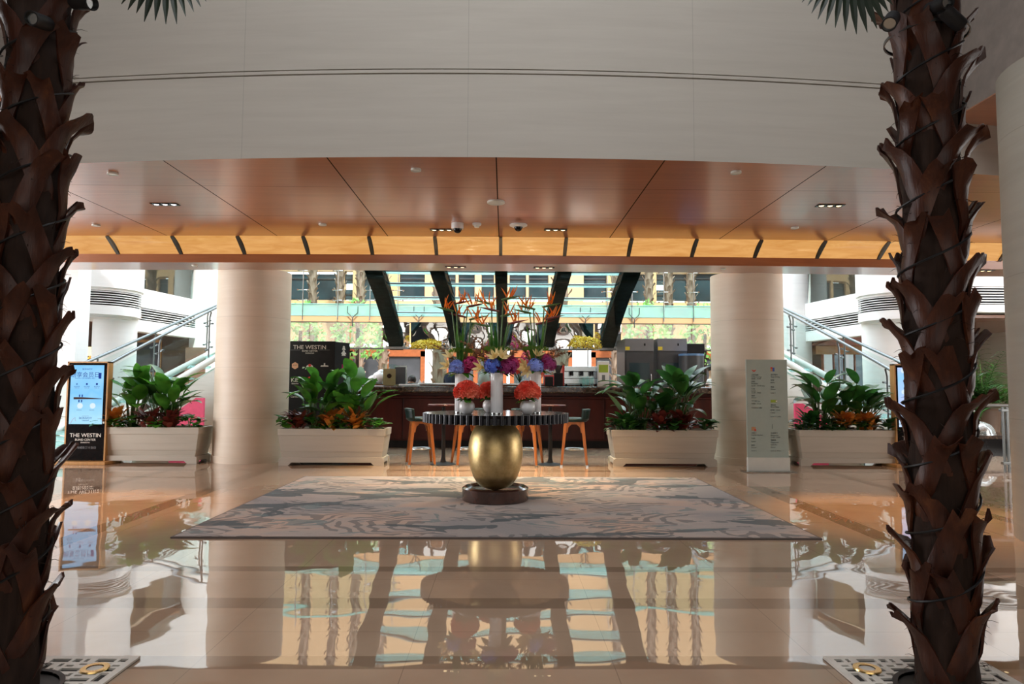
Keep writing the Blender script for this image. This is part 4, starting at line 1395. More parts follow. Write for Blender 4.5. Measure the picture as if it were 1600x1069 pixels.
# red bouquet on the back counter
rng = random.Random(77)


def florets(mb, c, R_, n, rng, size, up=-0.2, petals=4, squash=1.0, spike=0.0):
    for i in range(n):
        a, zc = rng.uniform(0, 2 * PI), rng.uniform(up, 1)
        s_ = math.sqrt(max(0, 1 - zc * zc))
        d = Vector((s_ * math.cos(a), s_ * math.sin(a), zc * squash)).normalized()
        p = Vector(c) + Vector((s_ * math.cos(a), s_ * math.sin(a), zc * squash)) * R_ * rng.uniform(.86, 1.08)
        e = d.orthogonal().normalized()
        e = Matrix.Rotation(rng.uniform(0, 6), 3, d) @ e
        g = d.cross(e)
        sz = size * rng.uniform(.75, 1.2)
        for k in range(petals):
            q = 2 * PI * k / petals
            v_ = e * math.cos(q) + g * math.sin(q)
            w_ = e * math.cos(q + PI / 2) + g * math.sin(q + PI / 2)
            mb.add([p, p + v_ * sz * .55 + w_ * sz * .34 + d * sz * (.15 + spike), p + v_ * sz + d * sz * (.05 + spike * 1.6), p + v_ * sz * .55 - w_ * sz * .34 + d * sz * (.15 + spike)], [(0, 1, 2, 3)])
    return mb


x = onbar(812, 14.35)
vb = thing('glass_vase', 'round clear vase on the back counter holding the red bouquet', 'vase', (x, 14.4, 1.25))
obj('body', MB().lathe([(0, 0), (.09, 0), (.13, .1), (.09, .22), (.1, .24)], 24, cap=False), M['glass'], vb)
t = thing('flower_bouquet', 'big loose red and pink bouquet on the back counter behind the right vase', 'flowers', (x, 14.4, 1.45))
for c, m_, n in (((0, -.1, .12), 'ixora', 90), ((.22, 0, .3), 'magenta', 70), ((-.25, 0, .2), 'magenta', 70), ((-.55, .05, .3), 'magenta', 50), ((.35, 0, .05), 'ixora', 60)):
    obj('flower_head', florets(MB(), c, .19, n, rng, .06, up=-.6), M[m_], t, smooth=0)
st = MB()
for i in range(14):
    st.tube([(0, 0, -.18), (rng.uniform(-.3, .3), rng.uniform(-.1, .1), .25)], .006, 4)
obj('stems', st, M['stem'], t)
t = thing('spray_flowers', 'thin yellow and red spray flowers behind the middle vase', 'flowers', (onbar(765, 14.35), 14.4, 1.25))
st, fl_ = MB(), MB()
for i in range(36):
    q = Vector((rng.uniform(-.4, .4), rng.uniform(-.1, .1), rng.uniform(.3, .75)))
    st.tube([(q.x * .2, 0, 0), q * .6, q], .004, 3)
    florets(fl_, q, .03, 6, rng, .05, up=-1)
obj('stems', st, M['stem'], t)
obj('blossom', fl_, M['yellowbush'], t, smooth=0)
obj('pot', MB().lathe([(0, 0), (.08, 0), (.1, .16)], 20, cap=False), M['ceramic'], t)

# people at and behind the bar


def person(label, loc, rz, seated, shirt, pants, lean=0.0):
    t = thing('person', label, 'person', loc, rz)
    hip = 0.5 if seated else 0.92
    J = {}
    V, E, Rd = [], [], []

    def jn(n, p, r, par=None):
        J[n] = len(V)
        V.append(p)
        Rd.append(r)
        if par is not None:
            E.append((J[par], J[n]))
    jn('pel', (0, 0, hip), .13)
    jn('waist', (0, -.02 + lean * .3, hip + .2), .12, 'pel')
    jn('chest', (0, -.03 + lean * .7, hip + .40), .14, 'waist')
    jn('neckb', (0, -.02 + lean, hip + .54), .06, 'chest')
    jn('neck', (0, -.03 + lean, hip + .62), .05, 'neckb')
    jn('h1', (0, -.05 + lean, hip + .70), .085, 'neck')
    jn('h2', (0, -.05 + lean, hip + .80), .09, 'h1')
    jn('h3', (0, -.04 + lean, hip + .86), .05, 'h2')
    for s in (-1, 1):
        q = str(s)
        jn('sh' + q, (s * .19, -.02 + lean, hip + .47), .065, 'chest')
        jn('el' + q, (s * .25, -.10 + lean, hip + .22), .045, 'sh' + q)
        jn('wr' + q, (s * .17, -.30 + lean, hip + .19), .032, 'el' + q)
        jn('pm' + q, (s * .14, -.38 + lean, hip + .19), .036, 'wr' + q)
        for k in range(4):
            jn('f%d' % k + q, (s * .14 + (k - 1.5) * .02, -.47 + .008 * abs(k - 1) + lean, hip + .18), .009, 'pm' + q)
        jn('th' + q, (s * .08, -.42 + lean, hip + .20), .010, 'wr' + q)
        jn('hp' + q, (s * .10, 0, hip - .04), .095, 'pel')
        if seated:
            jn('kn' + q, (s * .13, -.42, hip - .02), .065, 'hp' + q)
            jn('an' + q, (s * .13, -.42, .09), .042, 'kn' + q)
        else:
            jn('kn' + q, (s * .11, -.02, .50), .065, 'hp' + q)
            jn('an' + q, (s * .11, .01, .09), .042, 'kn' + q)
        jn('to' + q, (s * .14, J and V[J['an' + q]][1] - .16, .04), .04, 'an' + q)

    def skinned(name, keys, grow, mat_):
        ids = [J[k] for k in keys]
        mp = {g: i for i, g in enumerate(ids)}
        me = bpy.data.meshes.new(name)
        me.from_pydata([V[g] for g in ids], [(mp[a], mp[b]) for a, b in E if a in mp and b in mp], [])
        o = bpy.data.objects.new(name, me)
        col.objects.link(o)
        o.parent = t
        me.materials.append(mat_)
        o.modifiers.new('skin', 'SKIN')
        for i, g in enumerate(ids):
            d_ = me.skin_vertices[0].data[i]
            d_.radius = (Rd[g] + grow,) * 2
            d_.use_root = (i == 0)
        ss = o.modifiers.new('sub', 'SUBSURF')
        ss.levels = ss.render_levels = 2
        return o
    skinned('body', list(J), 0, M['skin'])
    skinned('shirt', ['pel', 'waist', 'chest', 'neckb', 'sh-1', 'el-1', 'sh1', 'el1'], .022, shirt)
    skinned('trousers', ['pel', 'hp-1', 'kn-1', 'an-1', 'hp1', 'kn1', 'an1'], .016, pants)
    hc = (0, -.045 + lean, hip + .80)
    hr = MB().ball((hc[0], hc[1] + .02, hc[2] + .025), .108, 18, 10, (.92, 1.0, 1.0))
    obj('hair', hr, M['hair'], t)
    fc = MB().ball((-.034, hc[1] - .088, hc[2] - .015), .012, 8, 6).ball((.034, hc[1] - .088, hc[2] - .015), .012, 8, 6)
    obj('eyes', fc, M['hair'], t)
    obj('nose', MB().ball((0, hc[1] - .100, hc[2] - .035), .014, 8, 6, (.8, 1, 1.4)), M['skin'], t)
    obj('mouth', MB().ball((0, hc[1] - .088, hc[2] - .068), .02, 8, 6, (1, .5, .3)), M['red'], t)


p = at(701, 590, 15.4)
person('person in a dark navy shirt bending forward behind the bar, left of the vases', (p.x, 15.3, 0), R(60), False, M['navy'], M['navy'], -.10)
p = at(646, 592, 15.6)
person('person with dark hair in a white top, low behind the bar by the framed print', (p.x, 15.6, 0.0), R(-20), True, M['ceramic'], M['blackmatt'], -.05)
p = at(1106, 590, 17.0)
person('person in a pale pink shirt and blue jeans seated beside the right column', (p.x, 17.0, 0.35), R(70), True, M['pinkcloth'], M['denim'], -.05)
t = thing('bench', 'low wooden platform under the person in pink', 'bench', (p.x, 17.0, 0))
obj('top', MB().box2((-.5, -.6, .28), (.5, .5, .35)).box2((-.3, -.2, .35), (.3, .3, .76)), M['cherryframe'], t, smooth=0)
obj('leg', MB().box2((-.45, -.5, 0), (.45, .4, .28)), M['blackmatt'], t, smooth=0)

# ------------------------------------------------------------------ logo boards left of the bar
a, b_, c_ = at(448, 533, 11.9), at(524, 532, 11.9), at(547, 536, 12.25)
lb = thing('display_wall', 'black two-panel logo board standing left of the bar behind the planter', 'display board', (0, 0, 0))
ht = a.z
obj('front_board', MB().slab([(a.x, 11.9), (b_.x, 11.9), (b_.x, 11.97), (a.x, 11.97)], 0.02, ht), M['blackmatt'], lb, smooth=0)
obj('side_board', MB().slab([(b_.x + .004, 11.9), (c_.x, 12.25), (c_.x - .03, 12.3), (b_.x + .004, 11.97)], 0.02, ht - .01), M['blackmatt'], lb, smooth=0)
YB = 11.9 - .002


def bpos(px, py):
    q = at(px, py, YB)
    return (q.x, YB, q.z)


text('lettering', 'THE WESTIN', .10, bpos(484, 543), M['lettering'], lb)
text('lettering', 'BUND CENTER', .04, bpos(484, 548.5), M['lettering'], lb)
text('lettering', 'SHANGHAI', .03, bpos(484, 552), M['lettering'], lb)
ln = MB()
for xa, xb in ((454, 469), (499, 515)):
    q, r_ = bpos(xa, 547), bpos(xb, 547)
    ln.box2((q[0], YB - .002, q[2] - .003), (r_[0], YB, q[2] + .003))
obj('rule_line', ln, M['lettergrey'], lb, smooth=0)


def disc(px, py, r, m_, seg=20, name='logo', ang=0, dy=0.0):
    q = bpos(px, py)
    return obj(name, MB().lathe([(0, 0), (r, 0), (r, .002), (0, .002)], seg, Matrix.Translation((q[0], q[1] - dy, q[2])) @ Matrix.Rotation(PI / 2, 4, 'X') @ Matrix.Rotation(ang, 4, 'Z'), cap=False), m_, lb, smooth=0)


disc(461, 571.5, .062, simple('peach_emblem', (.70, .40, .24), .5), 6, ang=PI / 6)
text('lettering', 'H H', .035, (bpos(461, 571)[0], YB - .004, bpos(461, 571)[2]), M['blackmatt'], lb)
q = bpos(484, 574)
mt = MB().prism([(-.08, -.04), (-.05, .03), (-.02, .05), (.02, .05), (.05, .03), (.08, -.04), (.05, -.02), (.03, .0), (-.03, .0), (-.05, -.02)], -.002, 0, Matrix.Translation(q))
obj('logo', mt, M['lettering'], lb, smooth=0)
disc(484, 571, .025, M['red'], 12, dy=.003)
text('lettering', 'Pa', .05, bpos(484, 576), M['lettering'], lb)
mt = MB().prism([(-.07, -.01), (.07, -.01), (.06, .01), (.012, .012), (.012, .05), (-.012, .05), (-.012, .012), (-.06, .01)], -.002, 0, Matrix.Translation(bpos(507, 572)))
obj('logo', mt, M['lettering'], lb, smooth=0)
text('lettering', 'KiB', .10, bpos(461, 594), M['lettering'], lb)
text('lettering', 'Bakeries', .035, bpos(461, 599.5), M['lettering'], lb)
disc(484, 592, .04, M['red'], 12)
text('lettering', 'Taste', .05, bpos(461, 615), M['lettering'], lb)
text('lettering', 'Garden', .05, bpos(461, 620), M['lettering'], lb)
disc(483.5, 618, .055, M['red'], 24)
disc(483.5, 618, .042, M['tan'], 24, dy=.003)
disc(483.5, 618, .018, M['lettering'], 5, dy=.006)
sd = (Vector((c_.x, 12.25, 0)) - Vector((b_.x, 11.9, 0))).normalized()
ry = math.atan2(sd.y, sd.x)
mid = Vector((b_.x, 11.9, 0)) + sd * .22
nrm = Vector((sd.y, -sd.x, 0)) * .004
Mx = Matrix.Translation(mid + nrm) @ Matrix.Rotation(ry, 4, 'Z')
z1 = bpos(535, 547)[2]
fg = MB()
for zz, hw in ((-.075, .055), (-.045, .07), (-.01, .03), (.03, .045), (.065, .03)):
    fg.prism([(-hw, zz - .016), (hw, zz - .016), (hw * .6, zz + .016), (-hw * .6, zz + .016)], -.003, 0, Mx @ Matrix.Translation((0, 0, z1)))
obj('logo', fg, M['lettering'], lb, smooth=0)
z1 = bpos(535, 574)[2]
fg = MB()
for k in range(3):
    fg.box((0 + (k - 1) * .03, 0, z1 + .02 + .008 * (k % 2)), (.024, .004, .07 + .01 * (k % 2)), Mx)
obj('logo', fg, M['magenta'], lb, smooth=0)
text('lettering', 'AURA', .05, (mid.x + nrm.x, mid.y + nrm.y, z1 - .06), M['lettering'], lb, rot=(PI / 2, 0, ry))

# wooden pavilion front and door leaves in the right lounge, brown board in the left
pv = thing('wooden_pavilion', 'pale wooden pavilion front with white curtained doors behind the right glass stairs', 'pavilion', (8.6, 17.9, 0))
a, b_ = at(1284, 548, 17.9), at(1350, 548, 17.9)
obj('lintel', MB().box2((a.x - 8.8, -.1, a.z - .1), (b_.x - 8.4, .1, a.z + .12)), M['tan'], pv, smooth=0)
obj('roof', MB().prism([(a.x - 8.9, a.z + .12), (b_.x - 8.3, a.z + .12), (b_.x - 8.3, a.z + .75), (a.x - 8.3, a.z + .35)], -.35, .3), M['cherryframe'], pv, smooth=0)
for i in range(4):
    xx = a.x - 8.6 + i * (b_.x - a.x) / 4
    dr = obj('door', MB().box2((xx + .02, -.03, 0), (xx + .26, .03, a.z - .1)), M['winglass'] if i % 2 else M['ceramic'], pv, smooth=0)
    obj('door_frame', MB().box2((xx, -.05, 0), (xx + .03, .05, a.z - .1)), M['cherryframe'], dr, smooth=0)
a, b_ = at(290, 543, 17.0), at(321, 543, 17.0)
bo = thing('notice_board', 'brown upright board behind the left glass stairs', 'board', ((a.x + b_.x) / 2, 17.0, 0))
obj('board', MB().box2((-(b_.x - a.x) / 2, 0, 1.2), ((b_.x - a.x) / 2, .04, a.z)), M['brownint'], bo, smooth=0)
obj('leg', MB().box2((-.22, .01, 0), (-.19, .03, 1.2)), M['darksteel'], bo, smooth=0)
obj('leg', MB().box2((.19, .01, 0), (.22, .03, 1.2)), M['darksteel'], bo, smooth=0)

# ================================================================== RUG AND CONSOLE TABLE
t = thing('area_rug', 'large blue grey patterned rug lying under the round gold table', 'rug', (-0.04, 7.22, 0))
obj('pile', MB().box2((-2.53, -1.77, 0.004), (2.53, 1.77, 0.016)), M['rug'], t, smooth=0)
obj('binding', MB().box2((-2.55, -1.79, 0.001), (2.55, 1.79, 0.013)), M['rug_edge'], t, smooth=0)
TX, TY = -0.085, 7.2
tb = thing('pedestal_table', 'round black fluted table on a gold egg pedestal standing on the rug', 'table', (TX, TY, 0.0165))
zt = 0.917 - 0.0165
obj('base', MB().lathe([(0, 0), (.335, 0), (.345, .01), (.345, .125), (.325, .14), (.315, .14), (.30, .115), (.16, .10), (0, .10)], 56, cap=False), M['darkwood'], tb, smooth=30)
ek = [(.02, 0, .10), (.148, 0, .140), (.207, 0, .20), (.25, 0, .29), (.276, 0, .40), (.284, 0, .51), (.275, 0, .61), (.247, 0, .70), (.20, 0, .775), (.15, 0, .83)]
egg = [(q.x, q.z) for q in (catmull(ek, i / 45) for i in range(46))]
obj('egg_pedestal', MB().lathe(egg, 64), M['gold'], tb, smooth=60)
NFL = 72


top = MB().lathe([(0, zt - .03), (.735, zt - .03), (.745, zt - .012), (.745, zt), (0, zt)], 96, cap=False)
obj('tabletop', top, M['black'], tb, smooth=30)
obj('apron', MB().lathe([(0.70, zt - .088), (.735, zt - .088), (.735, zt - .008), (0.70, zt - .008)], 96, cap=False).lathe([(0, zt - .07), (.70, zt - .07)], 48, cap=False), M['black'], tb, smooth=30)
fl_ = MB()
for k in range(NFL):
    a = 2 * PI * k / NFL
    fl_.lathe([(.0, zt - .092), (.021, zt - .092), (.021, zt + .001), (0, zt + .001)], 10, Matrix.Translation((.742 * math.cos(a), .742 * math.sin(a), 0)), cap=False)
obj('fluted_rim', fl_, simple('black_flute', (.018, .018, .022), .16, metal=.35), tb, smooth=40)

# tall vases with tropical bouquets
ZV = 0.9185
vases = [(-.452, 7.16, 'left'), (TX + .012, 6.87, 'middle'), (.325, 7.16, 'right')]


def ridged_vase(label, x, y, h):
    t = thing('tall_vase', label, 'vase', (x, y, ZV), 0, 'tall white vases on the round table')
    obj('body', MB().lathe([(0, 0), (.060, 0), (.062, .006), (.062, h), (.055, h), (.055, .02), (0, .02)], 72, rad=lambda a: 1 - .022 * (1 if int(a / (2 * PI) * 72 + .5) % 2 else 0), cap=False), M['ceramic'], t, smooth=20)
    obj('foot_ring', MB().lathe([(.058, 0), (.064, 0), (.064, .012), (.058, .012)], 40, cap=False), M['steel'], t)


ridged_vase('tall white ridged cylinder vase at the left of the round table', vases[0][0], vases[0][1], .405)
ridged_vase('tall white ridged cylinder vase at the front middle of the round table', vases[1][0], vases[1][1], .41)
ridged_vase('tall white ridged cylinder vase at the right of the round table', vases[2][0], vases[2][1], .43)


def petal_leaf(mb, p, d, up, L, W, droop=.3, n=5, fold=.25):
    """one blade from p along d, bending down"""
    d = Vector(d).normalized()
    s = d.cross(Vector(up))
    if s.length < 1e-3:
        s = d.orthogonal()
    s.normalize()
    vs, fs = [], []
    q = Vector(p)
    for i in range(n + 1):
        u = i / n
        w_ = W * (math.sin(PI * min(1, u ** .8 * .97 + .03)) ** .8)
        nn = s.cross(d).normalized()
        vs += [q - s * w_ + nn * w_ * fold, q, q + s * w_ + nn * w_ * fold]
        q = q + d * (L / n)
        d = (d + Vector((0, 0, -droop / n))).normalized()
    for i in range(n):
        o_ = 3 * i
        fs += [(o_, o_ + 1, o_ + 4, o_ + 3), (o_ + 1, o_ + 2, o_ + 5, o_ + 4)]
    mb.add(vs, fs)


def paradise(t, p0, p1, rng, a, flip=1):
    """bird of paradise: stem, beak and orange sepals"""
    p0, p1 = Vector(p0), Vector(p1)
    mid = (p0 + p1) * .5 + Vector((rng.uniform(-.02, .02), rng.uniform(-.02, .02), 0))
    b = MB().tube([p0, mid, p1], [.007, .006, .007], 6)
    st = obj('stem', b, M['stem'], t)
    d = Vector((math.cos(a), math.sin(a) * .5, .22)).normalized()
    bk = MB()
    bk.tube([p1 - d * .02, p1 + d * .05, p1 + d * .12, p1 + d * .19], [.009, .014, .010, .001], 6)
    obj('beak', bk, M['stem'] if rng.random() < .5 else M['crotonred'], t)
    fl = MB()
    for k in range(5):
        e = (Vector((0, 0, 1)) * rng.uniform(.6, 1.1) + d * rng.uniform(-.5, .75) + Vector((0, rng.uniform(-.35, .35), 0))).normalized()
        petal_leaf(fl, p1 + d * (.02 + .015 * k), e, d, rng.uniform(.12, .185), .022, .1, 4, .6)
    obj('orange_petals', fl, M['orange'], t, smooth=0)


def lily(t, p, d, rng, size=.11):
    mb = MB()
    d = Vector(d).normalized()
    e = d.orthogonal().normalized()
    for k in range(6):
        v_ = Matrix.Rotation(2 * PI * k / 6 + (.1 if k % 2 else 0), 3, d) @ e
        petal_leaf(mb, p, d * .75 + v_ * .75, d, size, size * .17, 0, 5, -.2)
        n = len(mb.v)
    for k in range(5):
        v_ = Matrix.Rotation(2 * PI * k / 5, 3, d) @ e
        mb.tube([Vector(p), Vector(p) + d * .05 + v_ * .012], .0015, 3)
    obj('lily', mb, M['lily'], t, smooth=0)


def plume(t, p, d, L, rng):
    mb = MB()
    d = Vector(d).normalized()
    pts = [Vector(p)]
    for i in range(10):
        pts.append(pts[-1] + d * L / 10)
        d = (d + Vector((d.x * .10, d.y * .1, -.05))).normalized()
    mb.tube(pts, .003, 4)
    for i in range(300):
        u = rng.uniform(.12, 1)
        q = pts[int(u * 9.99)]
        dd = (pts[min(10, int(u * 9.99) + 1)] - q).normalized()
        o_ = Matrix.Rotation(rng.uniform(0, 6.28), 3, dd) @ dd.orthogonal().normalized()
        l_ = .062 * math.sin(PI * min(1, u * .9 + .1)) + .015
        e = (dd * .8 + o_ * .7).normalized()
        w_ = e.cross(o_).normalized() * .0042
        mb.add([q - w_, q + e * l_, q + w_], [(0, 1, 2)])
    obj('plume', mb, M['plume'], t, smooth=0)


def bouquet(label, x, y, h, seed, hyd, birds, lilies, plumes):
    rng = random.Random(seed)
    z0 = ZV + h
    t = thing('flower_bouquet', label, 'flowers', (x, y, z0), 0, 'bouquets in the tall vases')
    for c, r_, m_ in hyd:
        obj('hydrangea', florets(MB(), c, r_, 170, rng, .024, up=-.55), M[m_], t, smooth=0)
    for dx, zz, a in birds:
        paradise(t, (dx * .2, rng.uniform(-.02, .02), -.04), (dx, rng.uniform(-.06, .06), zz), rng, a)
    for c, d in lilies:
        lily(t, c, d, rng)
    for dx, d, L in plumes:
        plume(t, (dx, rng.uniform(-.02, .05), .05), d, L, rng)
    lf = MB()
    for i in range(9):
        a = rng.uniform(0, 2 * PI)
        petal_leaf(lf, (.03 * math.cos(a), .03 * math.sin(a), .0), (math.cos(a), math.sin(a), rng.uniform(-.1, .3)), (0, 0, 1), rng.uniform(.12, .17), .035, .8)
    for i in range(8):
        a = rng.uniform(0, 2 * PI)
        petal_leaf(lf, (.02 * math.cos(a), .02 * math.sin(a), .05), (math.cos(a) * .22, math.sin(a) * .2, 1), (math.cos(a), math.sin(a), 0), rng.uniform(.3, .52), .020, .12, 6)
    obj('leaf_blades', lf, M['leaf'], t, smooth=0)
    gr = MB()
    for i in range(40):
        a = rng.uniform(0, 2 * PI)
        d = Vector((math.cos(a) * .5, math.sin(a) * .4, 1)).normalized()
        p = d * .08
        gr.tube([p, p + d * rng.uniform(.12, .30)], [.002, .001], 3)
        e = p + d * .16
        for q in (-1, 1):
            s_ = d.orthogonal().normalized() * q * .03
            gr.add([e, e + s_ + d * .03, e + s_ * .6 + d * .05], [(0, 1, 2)])
    obj('filler_sprigs', gr, M['leaf3'], t, smooth=0)


bouquet('left bouquet of strelitzia over a pale blue and magenta hydrangea', vases[0][0], vases[0][1], .405, 21,
        [((-.04, -.06, .06), .078, 'paleblue'), ((.105, -.05, .09), .085, 'magenta'), ((.02, .06, .06), .08, 'magenta')],
        [(-.10, .66, PI * 1.1), (-.06, .74, .2), (.07, .70, -.1), (.03, .60, PI), (.10, .57, .1)],
        [((-.10, -.06, .17), (-.4, -.6, .7)), ((-.12, -.06, .08), (-.7, -.7, .2))],
        [(-.02, (-.55, 0, 1), .40), (.04, (.5, -.1, 1), .38), (.02, (.8, 0, 1), .42), (.0, (.25, 0, 1), .38)])
bouquet('middle bouquet of strelitzia over a blue and purple hydrangea with cream lilies', vases[1][0], vases[1][1], .41, 22,
        [((-.04, -.06, .06), .085, 'blue'), ((.11, -.05, .05), .085, 'purple'), ((.03, .06, .06), .085, 'purple'), ((.15, .03, .09), .07, 'magenta')],
        [(-.06, .70, PI), (.06, .74, .05), (-.0, .62, PI * .95), (.05, .58, .1), (-.10, .47, PI), (.13, .50, .1)],
        [((-.02, -.09, .145), (-.3, -.7, .6)), ((.05, -.10, .15), (.3, -.8, .6)), ((.0, -.05, .17), (0, -.5, .8)), ((-.15, -.05, .05), (-.7, -.5, .1))],
        [(-.05, (-.6, -.1, 1), .45), (-.03, (-.35, -.1, 1), .42), (.05, (.5, -.1, 1), .36)])
bouquet('right bouquet of strelitzia over a pale blue and purple hydrangea', vases[2][0], vases[2][1], .43, 23,
        [((.0, -.06, .05), .082, 'paleblue'), ((.13, -.02, .07), .085, 'purple'), ((.11, .04, .12), .07, 'magenta')],
        [(-.06, .62, PI), (-.02, .66, PI * .9), (.09, .68, .3), (.12, .55, -.1), (.02, .50, .2)],
        [((-.11, -.07, .06), (-.5, -.8, .1)), ((.02, -.06, .16), (.2, -.6, .8)), ((-.08, -.08, .01), (-.4, -.9, -.1))],
        [(.04, (.6, 0, 1), .36), (.05, (.9, 0, 1), .36), (-.04, (-.3, -.1, 1), .40)])

# low round bowls with coral flowers
rngb = random.Random(31)
for k, (x, y, lab) in enumerate(((-.372, 6.88, 'in front of the left tall vase'), (-.148, 7.32, 'half hidden behind the middle tall vase'), (.238, 6.88, 'in front of the right tall vase'))):
    t = thing('round_vase', 'round white bowl vase ' + lab, 'vase', (x, y, ZV), 0, 'round white vases on the table')
    obj('body', MB().lathe([(0, 0), (.045, 0), (.05, .006), (.070, .03), (.081, .065), (.075, .10), (.058, .125), (.050, .128), (.050, .12), (.0, .11)], 40, cap=False), M['ceramic'], t, smooth=60)
    f = thing('coral_bouquet', 'dense coral red ixora bouquet in the round vase ' + lab, 'flowers', (x, y, ZV + .128), 0, 'coral bouquets in the round vases')
    obj('blossom', florets(MB(), (0, 0, .080), .108, 330, rngb, .028, up=-.35, squash=.92, spike=.5), M['ixora'], f, smooth=0)
    lf = MB()
    for i in range(26):
        a = rngb.uniform(0, 2 * PI)
        petal_leaf(lf, (.03 * math.cos(a), .03 * math.sin(a), .01), (math.cos(a), math.sin(a), rngb.uniform(-.1, .8)), (0, 0, 1), rngb.uniform(.07, .12), .02, .7, 4)
    obj('leaf_collar', lf, M['leaf'], f, smooth=0)

# ------------------------------------------------------------------ bar stools and high tables
st0 = None


def make_stool():
    t = thing('bar_stool', 'stool', 'bar stool', (0, 0, 0), 0, 'bar stools by the high tables')
    for sx in (-1, 1):
        for sy in (-1, 1):
            m_ = MB()
            a, b_ = Vector((sx * .125, sy * .125, .66)), Vector((sx * .19, sy * .19, 0.02))
            u, v_ = Vector((.021, 0, 0)), Vector((0, .021, 0))
            vs = [a + u * 1.25 + v_ * 1.25, a - u * 1.25 + v_ * 1.25, a - u * 1.25 - v_ * 1.25, a + u * 1.25 - v_ * 1.25, b_ + u * .8 + v_ * .8, b_ - u * .8 + v_ * .8, b_ - u * .8 - v_ * .8, b_ + u * .8 - v_ * .8]
            m_.add(vs, [(0, 1, 2, 3), (7, 6, 5, 4), (0, 4, 5, 1), (1, 5, 6, 2), (2, 6, 7, 3), (3, 7, 4, 0)])
            lg = obj('leg', m_, M['beech'], t, smooth=0, bevel=.006)
            obj('foot_cap', MB().box((sx * .192, sy * .192, .012), (.036, .036, .024)), M['steel'], lg, smooth=0)
    ap = MB()
    for k in range(4):
        Rz = Matrix.Rotation(k * PI / 2, 4, 'Z')
        arch = [(-.125, .50), (-.10, .50), (-.085, .58), (-.04, .625), (.04, .625), (.085, .58), (.10, .50), (.125, .50), (.14, .665), (-.14, .665)]
        ap.prism(arch, -.15, -.128, Rz)
    obj('seat_frame', ap, M['beech'], t, smooth=0)
    obj('seat', MB().lathe([(0, .66), (.185, .66), (.205, .675), (.205, .70), (.17, .722), (0, .728)], 32, cap=False), M['leather'], t, smooth=60)
    bk = MB()

    def fb(u, v):
        a = -.95 + 1.9 * u
        r_ = .205 + .03 * v
        return (-r_ * math.cos(a), r_ * math.sin(a), .69 + (.145 + .02 * math.cos(a)) * v)
    bk.grid(fb, 18, 5)
    obj('backrest', bk, M['leather'], t, smooth=70, solid=.035)
    obj('foot_ring', MB().lathe([(.150 + .012 * math.cos(q * PI / 4), .245 + .012 * math.sin(q * PI / 4)) for q in range(9)], 36, cap=False), M['steel'], t, smooth=60)
    return t


stools = [(-1.26, 10.45, 0.25, 'orange bar stool at the left end, left of the left high table'), (-.56, 10.45, PI + .3, 'orange bar stool between the left high table and the gold egg'),
          (.36, 10.45, -.3, 'orange bar stool between the gold egg and the right high table'), (1.07, 10.45, PI - .1, 'orange bar stool at the right end, right of the right high table')]
s0 = make_stool()
for i, (x, y, rz, lab) in enumerate(stools):
    if i == 0:
        s0.location, s0.rotation_euler, s0['label'] = (x, y, 0), (0, 0, rz), lab
    else:
        dup(s0, (x, y, 0), rz, lab)
h0 = thing('high_table', 'small round high table on a black pole, left of the gold egg', 'high table', (-.92, 10.5, 0), 0, 'high tables by the bar')
obj('tabletop', MB().lathe([(0, .885), (.24, .885), (.245, .895), (.245, .905), (.235, .915), (0, .915)], 40, cap=False), M['mahogany'], h0)
obj('pole', MB().lathe([(.055, .03), (.04, .06), (.03, .10), (.028, .885)], 20), M['blackmatt'], h0)
obj('base', MB().lathe([(0, 0), (.195, 0), (.195, .008), (.06, .035), (0, .04)], 36, cap=False), M['blackmatt'], h0)
dup(h0, (.71, 10.5, 0), 0, 'small round high table on a black pole, right of the gold egg')

# ------------------------------------------------------------------ planters


def planter(label, x, y, rz=0.0, W=1.6):
    t = thing('planter_box', label, 'planter', (x, y, 0), rz, 'long planter boxes beside the columns')
    w_, d_ = W / 2, .27
    pl = [(-w_ + .02, 0), (-w_ + .16, 0), (-w_ + .21, .045), (w_ - .21, .045), (w_ - .16, 0), (w_ - .02, 0), (w_ - .02, .095), (w_ - .055, .12), (-w_ + .055, .12), (-w_ + .02, .095)]
    m_ = MB().prism(pl, -d_ + .01, -d_ + .05).prism(pl, d_ - .05, d_ - .01)
    side = [(-d_ + .05, .0), (-d_ + .12, 0), (-d_ + .15, .04), (d_ - .15, .04), (d_ - .12, 0), (d_ - .05, 0), (d_ - .05, .11), (-d_ + .05, .11)]
    for s in (-1, 1):
        m_.prism(side, -.02, .02, Matrix.Translation((s * (w_ - .055), 0, 0)) @ Matrix.Rotation(PI / 2, 4, 'Z'))
    obj('plinth', m_, M['planter'], t, smooth=0)
    a = [(w_ - .06, d_ - .05, .10), (w_ - .045, d_ - .035, .20), (w_ - .04, d_ - .03, .205), (w_ - .01, d_ - .01, .44), (w_, d_, .445), (w_ + .003, d_ + .003, .545), (w_ - .03, d_ - .03, .548), (w_ - .035, d_ - .035, .50)]
    m_ = MB()
    m_.grid(lambda u, v: (a[round(v * 7)][0] * (-1, 1, 1, -1)[round(u * 4) % 4], a[round(v * 7)][1] * (-1, -1, 1, 1)[round(u * 4) % 4], a[round(v * 7)][2]), 4, 7)
    obj('box', m_, M['planter'], t, smooth=0)
    obj('soil', MB().box2((-w_ + .08, -d_ + .07, .22), (w_ - .08, d_ - .07, .50)), M['soil'], t, smooth=0)
    return t


planter('long cream planter box behind the left screen stand, at the left column', -5.42, 10.72)
planter('long cream planter box in front of the black logo board, right of the left column', -2.57, 10.55)
planter('long cream planter box in front of the grey cabinets, left of the right column', 2.42, 10.55)
planter('long cream planter box right of the glass directory sign', 5.32, 10.72)


